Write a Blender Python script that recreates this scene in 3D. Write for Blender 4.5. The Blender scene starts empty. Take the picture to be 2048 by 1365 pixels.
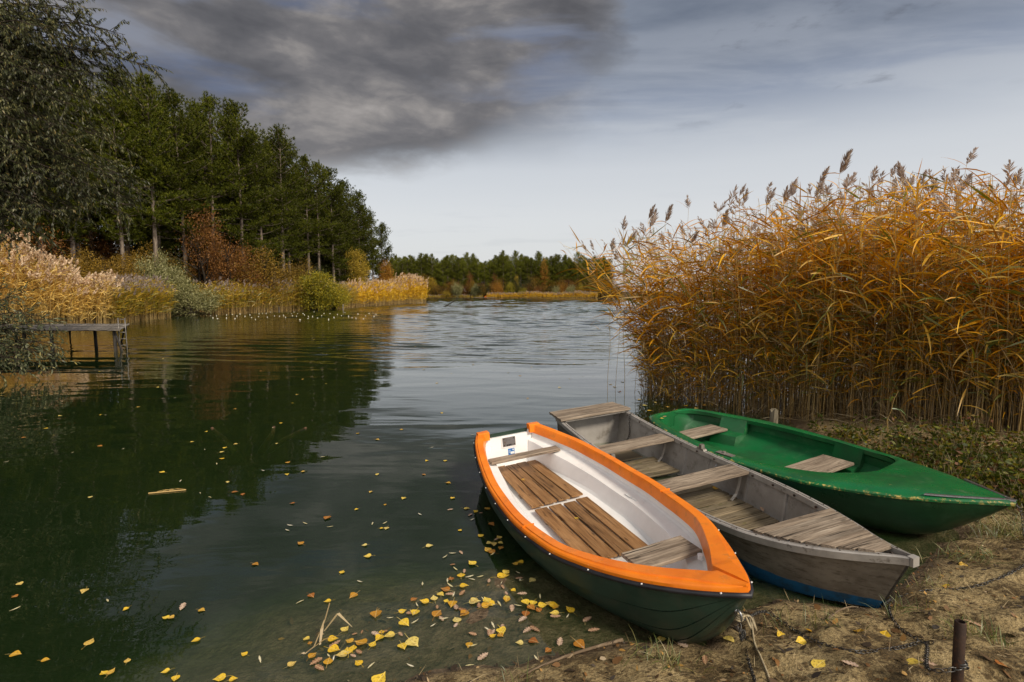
import bpy, math, random
import numpy as np
from mathutils import Vector, Matrix
random.seed(7); RNG = np.random.default_rng(7)
S = bpy.context.scene; COL = S.collection
PI = math.pi

# ------------------------------------------------------------------ camera and survey
CAM_H = 2.0; PITCH = math.atan(94/1024)
cam = bpy.data.cameras.new('camera'); cam.sensor_width = 36; cam.lens = 18; cam.clip_end = 3000; cam.clip_start = .05
camo = bpy.data.objects.new('camera', cam); COL.objects.link(camo)
camo.location = (0, 0, CAM_H); camo.rotation_euler = (PI/2-PITCH, 0, 0); S.camera = camo

def ground(u, v, z=0.0):
    """where a sight line of the 2048 px photograph meets the level z (used to survey positions on the ground and the water)"""
    x = (u-1024)/1024; y = (v-682.5)/1024
    r = (x, math.cos(PITCH)-y*math.sin(PITCH), -(y*math.cos(PITCH)+math.sin(PITCH)))
    t = (z-CAM_H)/r[2]
    return Vector((r[0]*t, r[1]*t, z))
def at_depth(u, v, Y):
    x = (u-1024)/1024; y = (v-682.5)/1024
    r = (x, math.cos(PITCH)-y*math.sin(PITCH), -(y*math.cos(PITCH)+math.sin(PITCH)))
    t = Y/r[1]
    return Vector((r[0]*t, Y, CAM_H+r[2]*t))

# ------------------------------------------------------------------ object helpers
def tag(o, label=None, cat=None, group=None, kind=None):
    if label: o['label'] = label
    if cat: o['category'] = cat
    if group: o['group'] = group
    if kind: o['kind'] = kind
    return o
def empty(name, loc=(0, 0, 0), rot=(0, 0, 0), **k):
    o = bpy.data.objects.new(name, None); o.empty_display_size = .2
    o.location = loc; o.rotation_euler = rot; COL.objects.link(o)
    return tag(o, **k)
def link(name, me, parent=None, **k):
    o = bpy.data.objects.new(name, me); COL.objects.link(o)
    if parent: o.parent = parent
    return tag(o, **k)
def copy_tree(o, parent=None):
    c = o.copy(); COL.objects.link(c)
    if parent: c.parent = parent
    for ch in list(o.children): copy_tree(ch, c)
    return c

class MB:
    """collects shapes, then links them as ONE mesh object"""
    def __init__(s): s.V = []; s.F = []; s.M = []; s.G = []; s.mi = 0
    def v(s, p, g=(0, 0, 0)):
        s.V.append(tuple(p)); s.G.append(tuple(g)); return len(s.V)-1
    def f(s, *i): s.F.append(i); s.M.append(s.mi)
    def loft(s, rows, closed=False, cap=False, flip=False):
        ids = [[s.v(p) for p in r] for r in rows]; n = len(rows[0])
        for a, b in zip(ids[:-1], ids[1:]):
            for j in range(n if closed else n-1):
                k = (j+1) % n
                s.f(*((a[j], b[j], b[k], a[k]) if flip else (a[j], a[k], b[k], b[j])))
        if cap: s.f(*ids[0][::-1]); s.f(*ids[-1])
        return ids
    def box(s, c, size, rot=None):
        c = Vector(c); h = Vector(size)/2; ids = []
        off = random.random()*50
        for z in (-1, 1):
            for y in (-1, 1):
                for x in (-1, 1):
                    p = Vector((x*h.x, y*h.y, z*h.z)); g = (p.x+off, p.y, p.z)
                    if rot is not None: p = rot @ p
                    ids.append(s.v(c+p, g))
        for q in ((0, 2, 3, 1), (4, 5, 7, 6), (0, 1, 5, 4), (2, 6, 7, 3), (0, 4, 6, 2), (1, 3, 7, 5)): s.f(*[ids[i] for i in q])
    def tube(s, pts, r, n=8, cap=True):
        pts = [Vector(p) for p in pts]; rows = []; up = Vector((0, 0, 1)); m = len(pts)
        for i, p in enumerate(pts):
            t = (pts[min(i+1, m-1)]-pts[max(i-1, 0)])
            t = t.normalized() if t.length > 1e-9 else Vector((0, 0, 1))
            a = t.cross(up)
            if a.length < 1e-3: a = t.cross(Vector((1, 0, 0)))
            a.normalize(); b = a.cross(t); rr = r(i/(m-1)) if callable(r) else r
            rows.append([p+(a*math.cos(k*2*PI/n)+b*math.sin(k*2*PI/n))*rr for k in range(n)])
        s.loft(rows, closed=True, cap=cap)
    def torus_link(s, c, d, side, L, W, r, n=10, m=5):
        """an oval chain link lying along d, its flat side facing across 'side'"""
        c = Vector(c); d = Vector(d).normalized(); a = Vector(side); a = (a-d*a.dot(d)).normalized(); nn = d.cross(a)
        rows = []
        for i in range(n):
            t = 2*PI*i/n; p = c+d*(math.cos(t)*L/2)+a*(math.sin(t)*W/2)
            o = (d*math.cos(t)/L+a*math.sin(t)/W).normalized()
            rows.append([p+(o*math.cos(k*2*PI/m)+nn*math.sin(k*2*PI/m))*r for k in range(m)])
        rows.append(rows[0]); s.loft(rows, closed=True)
    def plank(s, p0, p1, wdir, w, th, n=10, cham=.004, jit=.002, skew0=0, skew1=0, w1=None):
        """a sawn board from p0 to p1 (centre line of its top face), worn edges, grain along its length"""
        p0 = Vector(p0); p1 = Vector(p1); L = (p1-p0).length; d = (p1-p0)/L
        wd = Vector(wdir); wd = (wd-d*wd.dot(d)).normalized(); up = d.cross(wd)
        if up.z < 0: up = -up
        off = random.random()*40; off2 = random.random()*9; rows = []; gr = []
        for i in range(n+1):
            t = i/n; ww = w if w1 is None else w+(w1-w)*t
            j1 = random.uniform(-jit, jit); j2 = random.uniform(-jit, jit); jz = random.uniform(-jit, jit)*.6
            sec = [(-ww/2+cham+j1, 0), (ww/2-cham+j2, 0), (ww/2+j2, -cham), (ww/2+j2, -th+cham), (ww/2-cham+j2, -th), (-ww/2+cham+j1, -th), (-ww/2+j1, -th+cham), (-ww/2+j1, -cham)]
            row = []; g = []
            for y, z in sec:
                sk = (skew0*(1-t)+skew1*t)*(y/ww)
                row.append(p0+d*(t*L+sk)+wd*y+up*(z+jz)); g.append((t*L+off, y+off2, z+off*.37))
            rows.append(row); gr.append(g)
        base = len(s.V); s.loft(rows, closed=True, cap=True)
        for k, g in enumerate(q for r in gr for q in r): s.G[base+k] = g
    def mesh(s, name, mats, smooth=False, grain=False):
        me = bpy.data.meshes.new(name); me.from_pydata(s.V, [], s.F)
        for m in (mats if isinstance(mats, (list, tuple)) else [mats]): me.materials.append(m)
        me.polygons.foreach_set('material_index', s.M)
        if grain:
            a = me.attributes.new('grain', 'FLOAT_VECTOR', 'POINT'); a.data.foreach_set('vector', np.array(s.G, 'f').ravel())
        if smooth: me.polygons.foreach_set('use_smooth', [True]*len(me.polygons))
        me.update(); return me
    def build(s, name, mats, parent=None, smooth=False, grain=False, recalc=True, sharp=None, **k):
        me = s.mesh(name, mats, smooth, grain)
        if recalc:
            import bmesh
            bm = bmesh.new(); bm.from_mesh(me); bmesh.ops.remove_doubles(bm, verts=bm.verts, dist=1e-5)
            bmesh.ops.recalc_face_normals(bm, faces=bm.faces); bm.to_mesh(me); bm.free()
        if sharp: me.set_sharp_from_angle(angle=math.radians(sharp))
        return link(name, me, parent, **k)

def np_mesh(name, V, F, mats, MI=None, smooth=False):
    """mesh from arrays: V (n,3); F list of (m,k) index arrays"""
    me = bpy.data.meshes.new(name); V = np.asarray(V, 'f'); me.vertices.add(len(V)); me.vertices.foreach_set('co', V.ravel())
    F = F if isinstance(F, list) else [F]; F = [f for f in F if len(f)]
    idx = np.concatenate([f.ravel() for f in F]); tot = np.concatenate([np.full(len(f), f.shape[1]) for f in F])
    start = np.concatenate([[0], np.cumsum(tot)[:-1]])
    me.loops.add(len(idx)); me.loops.foreach_set('vertex_index', idx.astype('i'))
    me.polygons.add(len(tot)); me.polygons.foreach_set('loop_start', start.astype('i')); me.polygons.foreach_set('loop_total', tot.astype('i'))
    for m in (mats if isinstance(mats, (list, tuple)) else [mats]): me.materials.append(m)
    if MI is not None: me.polygons.foreach_set('material_index', np.asarray(MI, 'i'))
    if smooth: me.polygons.foreach_set('use_smooth', np.ones(len(tot), bool))
    me.update(calc_edges=True); return me

def curve1(xs, ys):
    """smooth (monotone cubic) interpolation through points"""
    xs = np.array(xs, float); ys = np.array(ys, float); h = np.diff(xs); d = np.diff(ys)/h; m = np.zeros(len(xs))
    m[0] = d[0]; m[-1] = d[-1]
    for i in range(1, len(xs)-1):
        m[i] = 0 if d[i-1]*d[i] <= 0 else 2*d[i-1]*d[i]/(d[i-1]+d[i])
    def f(x):
        i = int(min(max(np.searchsorted(xs, x)-1, 0), len(h)-1)); t = (min(max(x, xs[0]), xs[-1])-xs[i])/h[i]
        return float((2*t**3-3*t*t+1)*ys[i]+(t**3-2*t*t+t)*h[i]*m[i]+(-2*t**3+3*t*t)*ys[i+1]+(t**3-t*t)*h[i]*m[i+1])
    return f
def norm(a): return a/np.maximum(np.linalg.norm(a, axis=-1, keepdims=True), 1e-9)

# ------------------------------------------------------------------ material helpers
class NT:
    def __init__(s, tree): s.t = tree; s.n = tree.nodes; s.l = tree.links
    def new(s, typ, **k):
        n = s.n.new(typ)
        for a, b in k.items():
            if hasattr(n, a): setattr(n, a, b)
        return n
    def put(s, sock, val):
        if hasattr(val, 'is_output') or hasattr(val, 'links'): s.l.new(val, sock)
        else:
            if sock.type == 'RGBA' and not isinstance(val, (int, float)) and len(val) == 3: val = (*val, 1)
            sock.default_value = val
    def math(s, op, a, b=0.0, c=None, clamp=False):
        n = s.new('ShaderNodeMath', operation=op, use_clamp=clamp); s.put(n.inputs[0], a); s.put(n.inputs[1], b)
        if c is not None: s.put(n.inputs[2], c)
        return n.outputs[0]
    def step(s, x, a, b):
        n = s.new('ShaderNodeMapRange', interpolation_type='SMOOTHSTEP'); s.put(n.inputs[0], x); s.put(n.inputs[1], a); s.put(n.inputs[2], b); return n.outputs[0]
    def rng(s, x, a, b, c, d):
        n = s.new('ShaderNodeMapRange'); s.put(n.inputs[0], x)
        for i, q in enumerate((a, b, c, d)): s.put(n.inputs[i+1], q)
        return n.outputs[0]
    def mix(s, f, a, b, blend='MIX'):
        n = s.new('ShaderNodeMix', data_type='RGBA', blend_type=blend); s.put(n.inputs[0], f); s.put(n.inputs[6], a); s.put(n.inputs[7], b); return n.outputs[2]
    def noise(s, vec, scale, detail=4, rough=.55, dist=0, col=False):
        n = s.new('ShaderNodeTexNoise'); s.put(n.inputs['Vector'], vec); s.put(n.inputs['Scale'], scale); n.inputs['Detail'].default_value = detail
        n.inputs['Roughness'].default_value = rough; n.inputs['Distortion'].default_value = dist
        return n.outputs[1 if col else 0]
    def vor(s, vec, scale, feature='F1', out='Distance'):
        n = s.new('ShaderNodeTexVoronoi', feature=feature); s.put(n.inputs['Vector'], vec); s.put(n.inputs['Scale'], scale); return n.outputs[out]
    def ramp(s, f, stops, interp='LINEAR'):
        n = s.new('ShaderNodeValToRGB'); r = n.color_ramp; r.interpolation = interp
        while len(r.elements) < len(stops): r.elements.new(.5)
        for e, (p, c) in zip(r.elements, stops): e.position = p; e.color = (*c, 1) if len(c) == 3 else c
        s.put(n.inputs[0], f); return n.outputs[0]
    def mapping(s, vec, scale=(1, 1, 1), rot=(0, 0, 0), loc=(0, 0, 0)):
        n = s.new('ShaderNodeMapping'); s.put(n.inputs[0], vec); n.inputs['Scale'].default_value = scale; n.inputs['Rotation'].default_value = rot; n.inputs['Location'].default_value = loc
        return n.outputs[0]
    def obj(s): return s.new('ShaderNodeTexCoord').outputs['Object']
    def pos(s): return s.new('ShaderNodeNewGeometry').outputs['Position']
    def sep(s, v): n = s.new('ShaderNodeSeparateXYZ'); s.put(n.inputs[0], v); return n.outputs
    def comb(s, x, y, z):
        n = s.new('ShaderNodeCombineXYZ'); s.put(n.inputs[0], x); s.put(n.inputs[1], y); s.put(n.inputs[2], z); return n.outputs[0]
    def bump(s, h, strength=.5, dist=.01, nrm=None):
        n = s.new('ShaderNodeBump'); s.put(n.inputs['Height'], h); s.put(n.inputs['Strength'], strength); s.put(n.inputs['Distance'], dist)
        if nrm is not None: s.put(n.inputs['Normal'], nrm)
        return n.outputs[0]
def newmat(name):
    m = bpy.data.materials.new(name); m.use_nodes = True; m.node_tree.nodes.clear(); return m, NT(m.node_tree)
def principled(T, col, rough=.5, metal=0.0, nrm=None, spec=.5, coat=0):
    b = T.new('ShaderNodeBsdfPrincipled'); T.put(b.inputs['Base Color'], col); T.put(b.inputs['Roughness'], rough); T.put(b.inputs['Metallic'], metal)
    T.put(b.inputs['Specular IOR Level'], spec); b.inputs['Coat Weight'].default_value = coat
    if nrm is not None: T.put(b.inputs['Normal'], nrm)
    return b.outputs[0]
def out(T, s): o = T.new('ShaderNodeOutputMaterial'); T.l.new(s, o.inputs[0]); return o

def paint(name, c, c2, rough=(.3, .5), scale=6, metal=0, bump=.15, dirt=None, speck=None, streak=(1, 1, 1), fine=90, spec=.5):
    """painted, moulded or metal surface: soft colour drift, dirt in blotches, worn specks"""
    m, T = newmat(name); o = T.obj(); q = T.mapping(o, streak)
    n1 = T.noise(q, scale, 6, .62); n2 = T.noise(o, fine, 3, .6)
    col = T.mix(T.step(n1, .35, .68), c, c2)
    if dirt: col = T.mix(T.math('MULTIPLY', T.step(T.noise(q, dirt[1], 8, .7), dirt[2], dirt[2]+.16), dirt[3]), col, dirt[0])
    if speck: col = T.mix(T.step(T.noise(o, speck[1], 3, .65), speck[2], speck[2]+.03), col, speck[0])
    r = T.rng(n1, .3, .7, rough[0], rough[1])
    h = T.math('ADD', T.math('MULTIPLY', n1, .6), T.math('MULTIPLY', n2, .25))
    out(T, principled(T, col, r, metal, T.bump(h, bump, .01), spec)); return m

def wood(name, cols, knots=.5, rough=.75, moss=None):
    m, T = newmat(name); a = T.new('ShaderNodeAttribute', attribute_name='grain').outputs['Vector']
    isl = T.new('ShaderNodeNewGeometry').outputs['Random Per Island']
    g = T.noise(T.mapping(a, (3, 60, 60)), 1, 7, .72, .5); g2 = T.noise(T.mapping(a, (1.2, 9, 9)), 1, 5, .6, .9)
    fac = T.math('ADD', T.math('MULTIPLY', g, .62), T.math('MULTIPLY', g2, .38))
    col = T.ramp(fac, [(.32, cols[0]), (.47, cols[1]), (.58, cols[2]), (.72, cols[3])])
    k = T.vor(T.mapping(a, (3.2, 11, 11)), 1); kn = T.step(k, .13, .06)
    col = T.mix(T.math('MULTIPLY', kn, knots), col, tuple(x*.35 for x in cols[0]))
    st = T.step(T.noise(T.mapping(a, (4, 9, 9), loc=(3, 1, 7)), 1, 6, .7), .56, .7)
    col = T.mix(T.math('MULTIPLY', st, .75), col, tuple(x*.6 for x in cols[1]))
    if moss: col = T.mix(T.math('MULTIPLY', T.step(T.noise(T.mapping(a, (6, 10, 10), loc=(9, 2, 5)), 1, 6, .7), .55, .68), .6), col, moss)
    col = T.mix(1, col, T.ramp(isl, [(0, (.72, .72, .72)), (1, (1.15, 1.1, 1.05))]), 'MULTIPLY')
    crack = T.step(T.noise(T.mapping(a, (2.0, 70, 70), loc=(5, 5, 5)), 1, 3, .5), .40, .33)
    col = T.mix(T.math('MULTIPLY', crack, .92), col, tuple(x*.25 for x in cols[0]))
    h = T.math('SUBTRACT', fac, T.math('MULTIPLY', crack, .7))
    out(T, principled(T, col, rough, 0, T.bump(h, .6, .006), .3)); return m

def leafmat(name, stops, trans=.35, rough=.55, objvar=.25, hue=None, gloss=.06, clump=0, cvar=(.6, 1.3)):
    """thin leaves: each leaf takes its own colour along the ramp, light passes through"""
    m, T = newmat(name); isl = T.new('ShaderNodeNewGeometry').outputs['Random Per Island']
    col = T.ramp(isl, stops)
    if objvar:
        r = T.new('ShaderNodeObjectInfo').outputs['Random']
        col = T.mix(1, col, T.ramp(r, [(0, (1-objvar,)*3), (1, (1+objvar*.6,)*3)]), 'MULTIPLY')
    if clump: col = T.mix(1, col, T.ramp(T.noise(T.obj(), clump, 3, .6), [(.33, (cvar[0],)*3), (.67, (cvar[1], cvar[1]*.97, cvar[1]*.8))]), 'MULTIPLY')
    d = T.new('ShaderNodeBsdfDiffuse'); T.put(d.inputs[0], col)
    t = T.new('ShaderNodeBsdfTranslucent'); T.put(t.inputs[0], T.mix(.3, col, (1, .75, .25), 'MULTIPLY'))
    g = T.new('ShaderNodeBsdfGlossy'); T.put(g.inputs[0], (1, 1, 1)); T.put(g.inputs['Roughness'], rough)
    a = T.new('ShaderNodeMixShader'); a.inputs[0].default_value = trans; T.l.new(d.outputs[0], a.inputs[1]); T.l.new(t.outputs[0], a.inputs[2])
    b = T.new('ShaderNodeMixShader'); b.inputs[0].default_value = gloss; T.l.new(a.outputs[0], b.inputs[1]); T.l.new(g.outputs[0], b.inputs[2])
    out(T, b.outputs[0]); return m
# ================================================================== THE SETTING
# ------------------------------------------------------------------ sky and sun
SUN_DIR = Vector((.52, -.56, .64)).normalized()
w = bpy.data.worlds.new('World'); S.world = w; w.use_nodes = True; w.node_tree.nodes.clear(); T = NT(w.node_tree)
sky = T.new('ShaderNodeTexSky'); sky.sky_type = 'NISHITA'; sky.sun_disc = False
sky.sun_elevation = math.asin(SUN_DIR.z); sky.sun_rotation = math.atan2(SUN_DIR.x, SUN_DIR.y); sky.air_density = 1.2; sky.dust_density = 2; sky.ozone_density = 1.5
d = T.new('ShaderNodeTexCoord').outputs['Generated']; X, Y, Z = T.sep(d)
el = T.math('MULTIPLY', T.math('ARCSINE', Z), 57.2958); az = T.math('MULTIPLY', T.math('ARCTAN2', X, Y), 57.2958)
zc = T.math('MAXIMUM', Z, .035); P = T.comb(T.math('DIVIDE', X, zc), T.math('DIVIDE', Y, zc), 0)          # the cloud layer, one unit above
n_big = T.noise(P, .55, 8, .56, .5); n_mid = T.noise(T.mapping(P, (1, 1, 1), loc=(7, 3, 0)), 1.25, 8, .6, .6); n_fin = T.noise(T.mapping(P, (.8, 2.0, 1), rot=(0, 0, .5), loc=(2, 9, 4)), .8, 7, .55, .3)
Q = T.comb(T.math('MULTIPLY', az, .055), T.math('MULTIPLY', el, .115), 0.0)
n_bil = T.noise(T.mapping(Q, (1, 1, 1), rot=(0, 0, .22), loc=(1.7, 4.1, 0)), 1.35, 7, .52, .35); n_puf = T.noise(T.mapping(Q, (1, 1.25, 1), rot=(0, 0, .2), loc=(3.7, .6, 2)), 2.7, 8, .56, .25); n_gap = T.noise(T.mapping(Q, (.8, 1.5, 1), rot=(0, 0, .30), loc=(8.3, 2.2, 0)), 1.15, 6, .5, .3)
# thin high veil over blue: pale near the horizon, deeper blue grey above, lifted again at the zenith for fill light
veil = T.ramp(T.rng(el, 0, 90, 0, 1), [(0, (6.2, 6.25, 6.3)), (.09, (6.3, 6.35, 6.45)), (.145, (5.6, 5.75, 6.0)), (.178, (4.3, 4.55, 5.0)), (.215, (2.4, 2.7, 3.4)), (.25, (1.65, 1.85, 2.3)), (.29, (1.15, 1.32, 1.7)), (.4, (1.1, 1.25, 1.6)), (.6, (1.6, 1.9, 2.5)), (1, (2.5, 2.8, 3.3))])
wis = T.step(n_fin, .38, .60); veil = T.mix(T.math('MULTIPLY', wis, T.rng(el, 6, 18, .08, .75)), veil, T.ramp(T.rng(el, 0, 45, 0, 1), [(.15, (6.4, 6.5, 6.6)), (.33, (5.2, 5.4, 5.7)), (.48, (3.3, 3.5, 3.95)), (.65, (1.9, 2.1, 2.5))]))
low = T.math('MULTIPLY', T.step(T.noise(T.comb(T.math('MULTIPLY', az, .06), T.math('MULTIPLY', el, .5), 3), 1.6, 5, .5), .56, .70), T.step(el, 14, 4))
veil = T.mix(T.math('MULTIPLY', low, .16), veil, (3.6, 3.8, 4.2))
base = T.mix(.86, sky.outputs[0], veil)
# bank of dark cloud over the lake: its lower edge runs from the wood up to the right
fc = T.new('ShaderNodeFloatCurve'); cu = fc.mapping.curves[0]
pts = [(-180, 30), (-90, 10), (-45, 9.5), (-19, 12.2), (-8, 13.6), (1, 16.2), (7, 19.0), (11, 25), (15, 42), (24, 70), (90, 60), (180, 40)]
while len(cu.points) < len(pts): cu.points.new(.5, .5)
for p, (a, e) in zip(cu.points, pts): p.location = ((a+180)/360, e/90)
fc.mapping.update(); T.put(fc.inputs['Value'], T.rng(T.math('ADD', az, T.math('MULTIPLY', T.math('SUBTRACT', T.math('ADD', T.math('MULTIPLY', n_bil, .5), T.math('MULTIPLY', n_puf, .5)), .5), 22.0)), -180, 180, 0, 1))
edge = T.math('MULTIPLY', fc.outputs[0], 90)
soft = T.math('ADD', 1.2, T.math('MULTIPLY', T.step(az, -8, 12), 4.0))
dd = T.math('ADD', T.math('SUBTRACT', el, edge), T.math('MULTIPLY', T.math('SUBTRACT', T.math('ADD', T.math('MULTIPLY', n_puf, .45), T.math('MULTIPLY', n_bil, .55)), .5), 11.0))
gapm = T.step(T.math('ADD', n_gap, T.math('MULTIPLY', T.step(T.math('ADD', el, T.math('MULTIPLY', az, -.10)), 24, 14), .2)), .33, .50)
mask = T.step(dd, T.math('MULTIPLY', soft, -1.3), T.math('MULTIPLY', soft, 2.0))
ccol = T.ramp(T.math('ADD', T.math('MULTIPLY', n_mid, .08), T.math('ADD', T.math('MULTIPLY', n_bil, .50), T.math('MULTIPLY', n_puf, .42))), [(.33, (.72, .72, .80)), (.44, (1.05, 1.04, 1.12)), (.52, (1.5, 1.45, 1.50)), (.59, (2.4, 2.25, 2.18)), (.67, (3.6, 3.35, 3.2))])
frag = T.math('MULTIPLY', T.step(T.noise(T.mapping(P, (1, 1, 1), loc=(4.4, 1.2, 0)), 1.7, 6, .6), .60, .70), T.step(el, 15, 21))
c1 = T.mix(T.math('MULTIPLY', frag, .55), base, (.75, .82, 1.05))
slate = T.mix(T.step(n_fin, .35, .65), (.95, 1.25, 2.05), (2.0, 2.15, 2.6))
c2 = T.mix(T.math('MULTIPLY', mask, .96), c1, T.mix(gapm, slate, ccol))
# the sky behind the photographer is brightened, an added unseen glow for fill light
back = T.math('MULTIPLY', T.step(Y, .1, -.5), T.step(el, 2, 25)); c3 = T.mix(T.math('MULTIPLY', back, .8), c2, (9.5, 9.1, 8.6))
bg = T.new('ShaderNodeBackground'); T.l.new(c3, bg.inputs[0]); bg.inputs[1].default_value = .1
wo = T.new('ShaderNodeOutputWorld'); T.l.new(bg.outputs[0], wo.inputs[0])
sl = bpy.data.lights.new('sun', 'SUN'); sl.energy = 3.2; sl.angle = math.radians(12); sl.color = (1, .90, .74)
so = bpy.data.objects.new('sun', sl); COL.objects.link(so); so.rotation_euler = SUN_DIR.to_track_quat('Z', 'Y').to_euler(); so.location = (20, -20, 40)

S.view_settings.view_transform = 'Standard'; S.view_settings.look = 'None'; S.view_settings.exposure = .25; S.view_settings.gamma = 1
S.cycles.use_denoising = True; S.cycles.max_bounces = 6; S.cycles.transparent_max_bounces = 12; S.cycles.sample_clamp_indirect = 4; S.cycles.caustics_reflective = False; S.cycles.caustics_refractive = False

# ------------------------------------------------------------------ terrain and lake bed
near = [ground(*p).to_tuple()[:2] for p in [(700, 1415), (850, 1352), (1060, 1328), (1250, 1290), (1400, 1287), (1478, 1228), (1560, 1203), (1690, 1214), (1768, 1194), (1835, 1130), (1885, 1090), (1935, 1078)]]
LAKE = [(-10, 1.5), (-6, .3), (-3, .3), (-1.5, 1.2)]+near+[(3.95, 4.5), (4.15, 5.5), (4.2, 6.4), (4.25, 7.3), (4.5, 8.4), (5.5, 9.6), (8, 11.5), (13, 18), (22, 30), (45, 60), (80, 110), (118, 180), (128, 230), (60, 243), (20, 241), (-20, 243), (-60, 241), (-90, 236), (-80, 160), (-45, 126), (-27, 117), (-19, 111), (-20, 100), (-21.5, 87), (-25.5, 61), (-30, 46), (-33, 40), (-32, 33), (-27, 26), (-22, 20), (-17.5, 14), (-15, 10.5), (-13.5, 7), (-12, 3)]
LK = np.array(LAKE)
def lake_sd(x, y):
    """distance to the shore, positive on land"""
    x = np.asarray(x, float); y = np.asarray(y, float); d = np.full(x.shape, 1e9); inside = np.zeros(x.shape, bool)
    for (x0, y0), (x1, y1) in zip(LK, np.roll(LK, -1, 0)):
        ex, ey = x1-x0, y1-y0; t = np.clip(((x-x0)*ex+(y-y0)*ey)/(ex*ex+ey*ey), 0, 1)
        d = np.minimum(d, np.hypot(x-x0-t*ex, y-y0-t*ey))
        c = ((y0 > y) != (y1 > y)); inside ^= c & (x < (x1-x0)*(y-y0)/np.where(y1 == y0, 1e-9, y1-y0)+x0)
    return np.where(inside, -d, d)
def lumps(x, y):
    s = 0
    for k, (fx, fy, a, ph) in enumerate([(1.1, .7, .02, 0), (2.3, -1.9, .014, 1), (-4.1, 3.3, .010, 2), (6.3, 7.9, .008, 4), (-13, 9, .005, 1.7), (17, 21, .004, .3), (-31, 27, .003, 2.2)]):
        s = s+a*np.sin(fx*x+fy*y+ph+1.3*np.sin(.7*fy*x-.6*fx*y+k))
    near_ = np.exp(-((x-2.2)**2+(y-3)**2)/18); rr = np.random.default_rng(5); f = 0
    for k in range(26):
        q = rr.uniform(0, PI); l = rr.uniform(.13, .55); f = f+.0028*(l/.3)**.6*np.sin((x*np.cos(q)+y*np.sin(q))*2*PI/l+rr.uniform(0, 6.28)+1.5*np.sin(x*rr.uniform(.6, 2)+y*rr.uniform(.6, 2)))
    return s+f*near_
def ground_z(x, y):
    d = lake_sd(x, y)
    land = .022*np.minimum(np.maximum(d, 0)/.07, 1)+.40*(1-np.exp(-np.maximum(d, 0)/1.35))+.018*np.maximum(d-4, 0); land = np.minimum(land, 4)
    dp = np.maximum(-d, 0); bed = -(.022*np.minimum(dp/.08, 1)+.05*dp+.36*np.maximum(dp-.9, 0)+.15*np.maximum(dp-2.5, 0)); bed = np.maximum(bed, -3)
    gr = 0
    for fx, fy, dx, dy in ((1.09, 2.80, .35, -.94), (2.43, 3.24, .32, -.95), (3.61, 3.92, .47, -.88)):      # grooves where the keels were dragged up
        u_ = (x-fx)*dx+(y-fy)*dy; v_ = np.abs((x-fx)*dy-(y-fy)*dx); gr = gr+np.where((u_ > -.3)&(u_ < .9), np.exp(-(v_/.06)**2)*-.035+np.exp(-((v_-.13)/.05)**2)*.018, 0)*np.exp(-np.maximum(u_, 0)*1.8)*np.clip((u_+.3)/.2, 0, 1)
    return gr+np.where(d > 0, land, bed)+lumps(x, y)*np.clip(.35+np.abs(d)*1.2, .35, 1.3)
def axis(c, near_step, n, ext):
    k = math.asinh(ext/near_step/8)
    return c+near_step*8*np.sinh(np.linspace(-1, 1, n)*k)
gx = axis(1.6, .05, 381, 700); gy = axis(3.2, .05, 361, 700)
XX, YY = np.meshgrid(gx, gy); ZZ = ground_z(XX, YY)
nx, ny = len(gx), len(gy); I = np.arange(nx*ny).reshape(ny, nx)
Fq = np.stack([I[:-1, :-1], I[:-1, 1:], I[1:, 1:], I[1:, :-1]], -1).reshape(-1, 4)
m_ground, T = newmat('sandy_shore'); p = T.pos(); px_, py_, pz_ = T.sep(p)
nA = T.noise(p, 2.2, 8, .65); nB = T.noise(p, 14, 6, .7); nC = T.noise(p, 70, 4, .7); nV = T.vor(p, 38)
sand = T.mix(T.step(nB, .34, .66), (.30, .215, .10), (.57, .435, .225))
sand = T.mix(T.math('MULTIPLY', T.step(nC, .50, .66), .7), sand, (.10, .066, .030))
deb = T.math('MULTIPLY', T.step(T.math('ADD', T.math('MULTIPLY', nA, .45), T.math('MULTIPLY', nB, .55)), .475, .55), .9)
sand = T.mix(deb, sand, T.mix(T.step(nC, .4, .6), (.035, .022, .010), (.12, .075, .03)))
wet = T.step(T.math('ADD', pz_, T.math('MULTIPLY', T.math('SUBTRACT', nB, .5), .05)), .085, .015)
mud = T.mix(T.step(nB, .35, .65), (.090, .060, .034), (.20, .142, .088))
col = T.mix(wet, sand, mud)
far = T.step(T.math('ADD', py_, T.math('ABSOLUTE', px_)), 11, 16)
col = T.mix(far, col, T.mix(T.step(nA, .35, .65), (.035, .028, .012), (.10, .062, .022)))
silt = T.step(pz_, -.25, -.9); col = T.mix(silt, col, (.020, .030, .012))
rgh = T.rng(wet, 0, 1, .95, .55)
hgt = T.math('ADD', T.math('ADD', T.math('MULTIPLY', nB, .6), T.math('MULTIPLY', nC, .35)), T.math('MULTIPLY', nV, .2))
out(T, principled(T, col, rgh, 0, T.bump(hgt, 1.0, .055), .25))
me = np_mesh('ground', np.stack([XX, YY, ZZ], -1).reshape(-1, 3), Fq, m_ground, smooth=True)
link('ground', me, kind='structure', label='sandy leaf-strewn shore and lake bed')

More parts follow.
